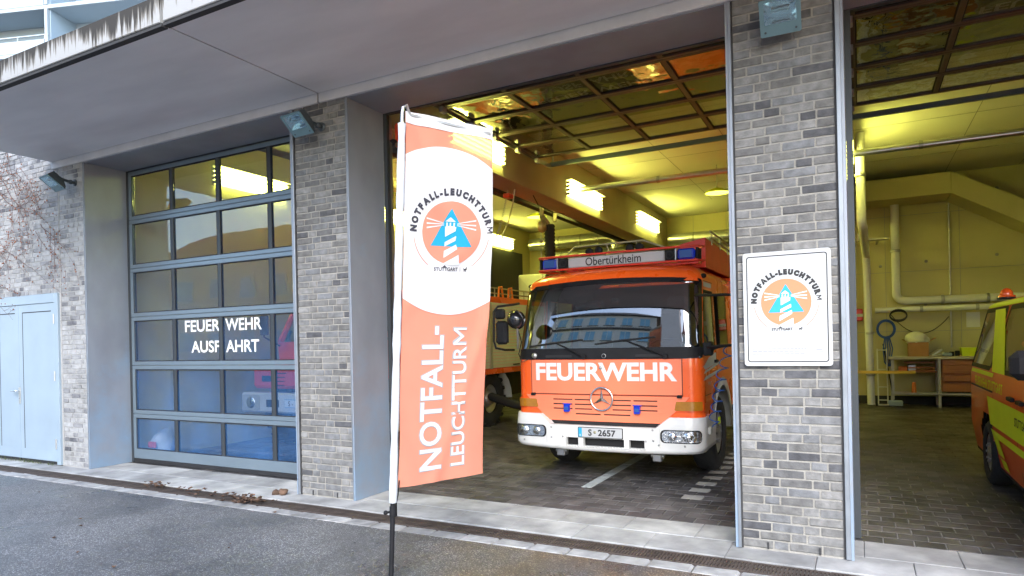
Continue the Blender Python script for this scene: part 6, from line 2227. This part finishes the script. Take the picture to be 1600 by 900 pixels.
for x in (.31, .55): B().lathe([(.09, -.02), (.1, 0), (.09, .02), (.001, .02)], (x, 11.3, .1), (1, 0, 0), 16).build('wheel', M['tyre'], ht)
bs = thing('broom', 'dark broom leaning in the corner left of the workbench', 'broom', (.62, 11.5, 0))
b = B().tube([(.64, 11.2, .12), (.46, 11.6, 1.35)], .014, 6); b.build('handle', M['black_plastic'], bs)
b = B().box(.52, .80, 11.12, 11.24, .02, .14, .02); b.build('head', M['apt_wall'], bs)
bb_ = thing('barrier_bar', 'yellow horizontal barrier bar in front of the workbench', 'barrier', (-.2, 10.93, 0))
B().box(-.24, 1.02, 10.9, 10.96, .73, .79, .005).build('bar', M['yellow'], bb_)
B().box(-.30, -.241, 10.88, 10.98, 0, .86, .006).box(-.42, -.12, 10.80, 11.06, 0.0005, .02).build('post', M['yellow'], bb_)
sb = thing('shelf_bracket', 'thin olive shelf bar high on the wall left of the pipes', 'shelf', (.3, 11.2, 3.6))
B().box(-.14, .60, 11.0, 11.2, 3.60, 3.64, .004).build('board', M['olive_metal'], sb); B().box(-.10, -.06, 11.201, 11.89, 3.60, 3.64).box(.36, .40, 11.201, 11.89, 3.60, 3.63).build('arm', M['olive_metal'], sb); B().box(.0, .12, 11.05, 11.15, 3.64, 3.78, .01).build('lamp_block', M['sign_white'], sb)
nt_ = thing('wall_notice', 'pale notice sheet pinned to the rear wall beside the van', 'notice', (2.16, 11.88, 1.85))
B().box(2.04, 2.28, 11.885, 11.897, 1.68, 2.0).build('sheet', M['paper'], nt_)
fx = thing('wall_box', 'small red and white box on the wall at the left edge of the right bay', 'box', (.03, 11.6, 2.0))
B().box(-.12, .08, 11.6, 11.88, 1.88, 2.15, .02).build('case', M['red_dark'], fx); B().box(-.121, .081, 11.599, 11.8, 1.97, 2.04).build('band', M['sign_white'], fx)
# items behind the closed gate
pb = thing('plastic_sack', 'white and red plastic sack on the floor behind the closed gate', 'sack', (-9.0, .9, 0))
b = B().ball((-9.0, .92, .2), .2, 16, 10, (.8, .8, 1.15)); b.v = [tuple(Vector(p) + .05 * Vector((noise.noise(Vector(p) * 6), noise.noise(Vector(p) * 6 + Vector((3, 1, 0))), noise.noise(Vector(p) * 6)))) for p in b.v]
b.build('sack', M['grey_fender'], pb); B().box(-9.08, -8.92, .735, .765, .18, .27, .01).build('print', M['red_dark'], pb)
sv = thing('storage_rack', 'metal storage rack with red bins against the left hall wall', 'rack', (-9.0, 4.5, 0))
for y in (3.6, 5.4):
    for x in (-9.24, -8.85): B().box(x - .02, x + .02, y - .02, y + .02, 0, 2.0).build('post', M['steel'], sv)
for z_ in (.3, .95, 1.6): B().box(-9.26, -8.83, 3.58, 5.42, z_, z_ + .03).build('shelf', M['steel'], sv)
for k, (y, z_) in enumerate(((3.8, .33), (4.3, .33), (4.9, .33), (3.8, .98), (4.5, .98), (5.0, 1.63))): B().box(-9.2, -8.88, y, y + .4, z_, z_ + .26, .02).build('bin', M['red_dark' if k % 2 else 'blue_hose'], sv)

# ================================================================== APARTMENT BUILDING (upper left, far behind)
ap = thing('apartment_building', 'pale blue apartment building with balconies rising behind the canopy', 'building', (-46.8, 18.6, 0))
AM = Matrix.Translation((-46.8, 18.58, 0)) @ Matrix.Rotation(R(19), 4, 'Z')
for fl_ in range(-3, 4):
    z0 = 21.0 + fl_ * 2.98
    B().box(-14, 13, 0, 2.2, z0 - .25, z0, .02).build('balcony_slab', M['apt_white'], ap, M=AM)
    B().box(-14, .58, -.02, .04, z0 + .001, z0 + .78).build('balcony_panel', M['apt_white'], ap, M=AM)
    B().box(-14, .9, -.03, .05, z0 + 1.02, z0 + 1.09).build('handrail', M['apt_white'], ap, M=AM)
    b = B()
    for k in range(8): b.box(-13.4 + 2 * k - .03, -13.4 + 2 * k + .03, -.01, .03, z0 + .78, z0 + 1.02)
    b.build('baluster', M['apt_white'], ap, M=AM)
    for xx in (.66, -7.0): B().box(xx, xx + .2, -.05, .15, z0, z0 + 2.72).build('post', M['apt_white'], ap, M=AM)
    for xx in (.87, -6.79):
        B().box(xx, xx + .06, .16, 2.19, z0, z0 + 2.72).build('partition', M['apt_wall'], ap, M=AM)
    for xx in (-1.1, -9.0, 4.2, 8.2):
        w_ = B().box(xx, xx + 1.5, 2.16, 2.24, z0 + .05, z0 + 2.1).build('window', M['apt_white'], ap, M=AM)
        B().box(xx + .1, xx + 1.4, 2.13, 2.155, z0 + .15, z0 + 2.0).build('pane', M['apt_glass'], w_, M=AM)
B().box(-14, 13, 2.2, 12, 0, 33).build('wall', M['apt_wall'], ap, M=AM)
B().box(-14.3, 13.3, -.2, 12.3, 33, 33.4).build('roof', M['apt_white'], ap, M=AM)

# ================================================================== HOUSES OPPOSITE (seen mirrored in the windscreen)
ho = thing('town_house', 'rendered town house with brown roof mirrored in the windscreen of the front fire engine', 'house', (-12, -26, 0))
HM = Matrix.Translation((-11.6, -25, 0)) @ Matrix.Rotation(R(-10), 4, 'Z')
B().box(-8.5, 4.5, -10, 0, 0, 17).build('wall', M['house_wall'], ho, M=HM)
B().box(-9.0, 5.0, -10.4, .35, 14.05, 14.4, .05).build('cornice', M['house_dark'], ho, M=HM)
b = B(); b.add([(-9.1, .55, 17), (5.1, .55, 17), (5.1, -10.5, 17), (-9.1, -10.5, 17), (-5, -5, 20.5), (1.5, -5, 20.5)], [(0, 1, 5, 4), (1, 2, 5), (2, 3, 4, 5), (3, 0, 4), (0, 3, 2, 1)])
b.build('roof', M['house_dark'], ho, M=HM)
for zz, hh in ((14.95, 1.5), (12.0, 1.6), (8.8, 1.7), (5.6, 1.8), (2.4, 1.8)):
    for k in range(6):
        x = -7.6 + k * 2.05
        w_ = B().box(x - .09, x + 1.19, .0, .06, zz - .09, zz + hh + .09).build('window', M['paper'], ho, M=HM)
        B().box(x, x + .52, .062, .08, zz, zz + hh).build('pane', M['house_glass'], w_, M=HM); B().box(x + .58, x + 1.1, .062, .08, zz, zz + hh).build('pane', M['house_glass'], w_, M=HM)
        B().box(x - .15, x + 1.25, .02, .16, zz - .2, zz - .1).build('sill', M['house_dark'], w_, M=HM)
tw = thing('stair_tower', 'pale pink rendered tower beside the town house opposite the gates', 'tower', (-5, -24, 0))
B().box(-6.3, -3.9, -27, -23.5, 0, 18.6).build('wall', M['tower_wall'], tw); B().box(-6.4, -3.8, -27.1, -23.4, 18.6, 18.9).build('cap', M['house_dark'], tw)
h2 = thing('brown_house', 'lower house with red tiled gable right of the pale tower opposite the gates', 'house', (-1.5, -28, 0))
B().box(-3.5, 1.5, -33, -26, 0, 14.2).build('wall', M['house_wall'], h2)
b = B(); b.add([(-3.8, -25.7, 14.0), (1.8, -25.7, 14.0), (1.8, -33.3, 14.0), (-3.8, -33.3, 14.0), (-1, -27.5, 18.0), (-1, -33.3, 18.0)], [(0, 1, 4), (1, 2, 5, 4), (3, 0, 4, 5), (2, 3, 5), (0, 3, 2, 1)]); b.build('roof', M['house_roof'], h2)

bh = thing('beige_house', 'long beige rendered house mirrored in the glass of the closed gate', 'house', (-34, -27, 0))
B().box(-50, -19, -36, -26, 0, 8.2).build('wall', M['beige_wall'], bh)
b = B(); b.add([(-50.5, -25.6, 8.2), (-18.5, -25.6, 8.2), (-18.5, -36.4, 8.2), (-50.5, -36.4, 8.2), (-47, -31, 11), (-22, -31, 11)], [(0, 1, 5, 4), (1, 2, 5), (2, 3, 4, 5), (3, 0, 4), (0, 3, 2, 1)])
b.build('roof', M['house_roof'], bh)
for zz in (1.2, 5.0):
    for k in range(9):
        x = -48.3 + k * 3.3
        w_ = B().box(x, x + 1.3, -26, -25.93, zz, zz + 1.6).build('window', M['paper'], bh)
        B().box(x + .1, x + 1.2, -25.925, -25.9, zz + .1, zz + 1.5).build('pane', M['house_glass'], w_)

# ================================================================== VINE, LEAVES, WEEDS
vi = thing('bare_vine', 'leafless reddish vine climbing across the bleached brick wall', 'vine', (-11, -.03, 3.4))
rg = random.Random(31)
tw_, bu_ = B(), B()


def twig(p, ang, ln, r, depth):
    pts = [p]
    a = ang
    n = max(4, int(ln / .09))
    for i in range(n):
        a += rg.uniform(-.22, .22) - .03 * math.sin(a - ang)
        q = pts[-1] + Vector((math.cos(a) * ln / n, rg.uniform(-.008, .008), math.sin(a) * ln / n))
        q.y = max(-.075, min(-.018, q.y))
        if q.x > -9.3 or (q.x > -10.1 and q.z > 4.0): break
        pts.append(q)
        if depth < 2 and rg.random() < .38:
            twig(q, a + rg.choice((-1, 1)) * rg.uniform(.4, 1.0), ln * rg.uniform(.25, .5), r * .6, depth + 1)
        if rg.random() < .5: bu_.ball(q + Vector((rg.uniform(-.02, .02), -.01, rg.uniform(-.02, .02))), rg.uniform(.005, .011), 5, 4)
    if len(pts) > 2: tw_.tube(pts, [r * .6 * (1 - .75 * i / n) for i in range(len(pts))], 5)


for k in range(9):
    twig(Vector((rg.uniform(-12.6, -11.0), -.03, rg.uniform(3.9, 4.9))), rg.uniform(-1.4, -.2), rg.uniform(1.2, 2.3), .009, 0)
for k in range(6):
    twig(Vector((rg.uniform(-12.6, -11.4), -.03, rg.uniform(2.6, 3.3))), rg.uniform(-.3, .5), rg.uniform(.8, 1.7), .007, 0)
for k in range(3):
    twig(Vector((rg.uniform(-10.5, -10.1), -.03, rg.uniform(3.3, 3.7))), rg.uniform(-.9, .1), rg.uniform(.6, 1.1), .006, 1)
tw_.build('twigs', M['twig'], vi)['kind'] = 'stuff'
bu_.build('buds', M['bud'], vi)['kind'] = 'stuff'


def litter(name, label, cx, cy, sx, sy, n, s0, s1, seed, hz=.03):
    rg = random.Random(seed)
    b = B()
    for i in range(n):
        x, y = cx + rg.gauss(0, sx), cy + rg.gauss(0, sy)
        s = rg.uniform(s0, s1); a = rg.uniform(0, 2 * PI); t = rg.uniform(-.6, .6)
        z = .004 + abs(rg.gauss(0, hz)) * .5
        v = []
        for k in range(7):
            q = 2 * PI * k / 7
            r = s * (1 if k % 2 else .72)
            u, w = r * math.cos(q), r * .7 * math.sin(q)
            v.append((x + u * math.cos(a) - w * math.sin(a), y + u * math.sin(a) + w * math.cos(a), z + abs(w) * .5 + u * .35 * math.sin(t) + s * .3))
        b.add([(x, y, z + .002)] + v, [(0, 1 + k, 1 + (k + 1) % 7) for k in range(7)])
    return tag(b.build(name, M['leaf']), label, 'leaves', kind='stuff')


litter('leaf_litter', 'heap of brown dead leaves on the drain before the middle pillar', -5.62, -.52, .11, .06, 55, .015, .045, 1, .05)
litter('leaf_litter', 'trail of small dead leaves along the drain left of the heap', -6.1, -.42, .45, .05, 60, .012, .035, 2)
litter('leaf_litter', 'small patch of leaves and moss on the drain below the gate', -7.25, -.38, .14, .05, 40, .012, .035, 3)
litter('leaf_litter', 'a few scraps of leaves scattered over the asphalt', -6.6, -1.9, 1.6, .6, 12, .012, .03, 4, .005)
rg = random.Random(9)
b = B()
for (x, y, s) in ((-5.52, -.10, .06), (-5.60, -.12, .045)):
    b.ball((x, y, s * .5), s, 10, 7, (1, .8, .6))
b.v = [tuple(Vector(p) + .02 * Vector((noise.noise(Vector(p) * 20), noise.noise(Vector(p) * 20 + Vector((3, 1, 0))), noise.noise(Vector(p) * 22)))) for p in b.v]
tag(b.build('earth_clod', M['leaf']), 'brown clod of earth and leaves on the slabs before the gate', 'clod')
b = B()
for i in range(90):
    x, y = rg.uniform(-11.6, -10.0), -.03 + rg.uniform(-.03, .02)
    h = rg.uniform(.02, .07)
    b.add([(x - .006, y, .002), (x + .006, y, .002), (x + rg.uniform(-.03, .03), y - rg.uniform(0, .03), h)], [(0, 1, 2)])
tag(b.build('weeds', M['moss']), 'thin green weeds in the joint under the blue double door', 'weeds', kind='stuff')
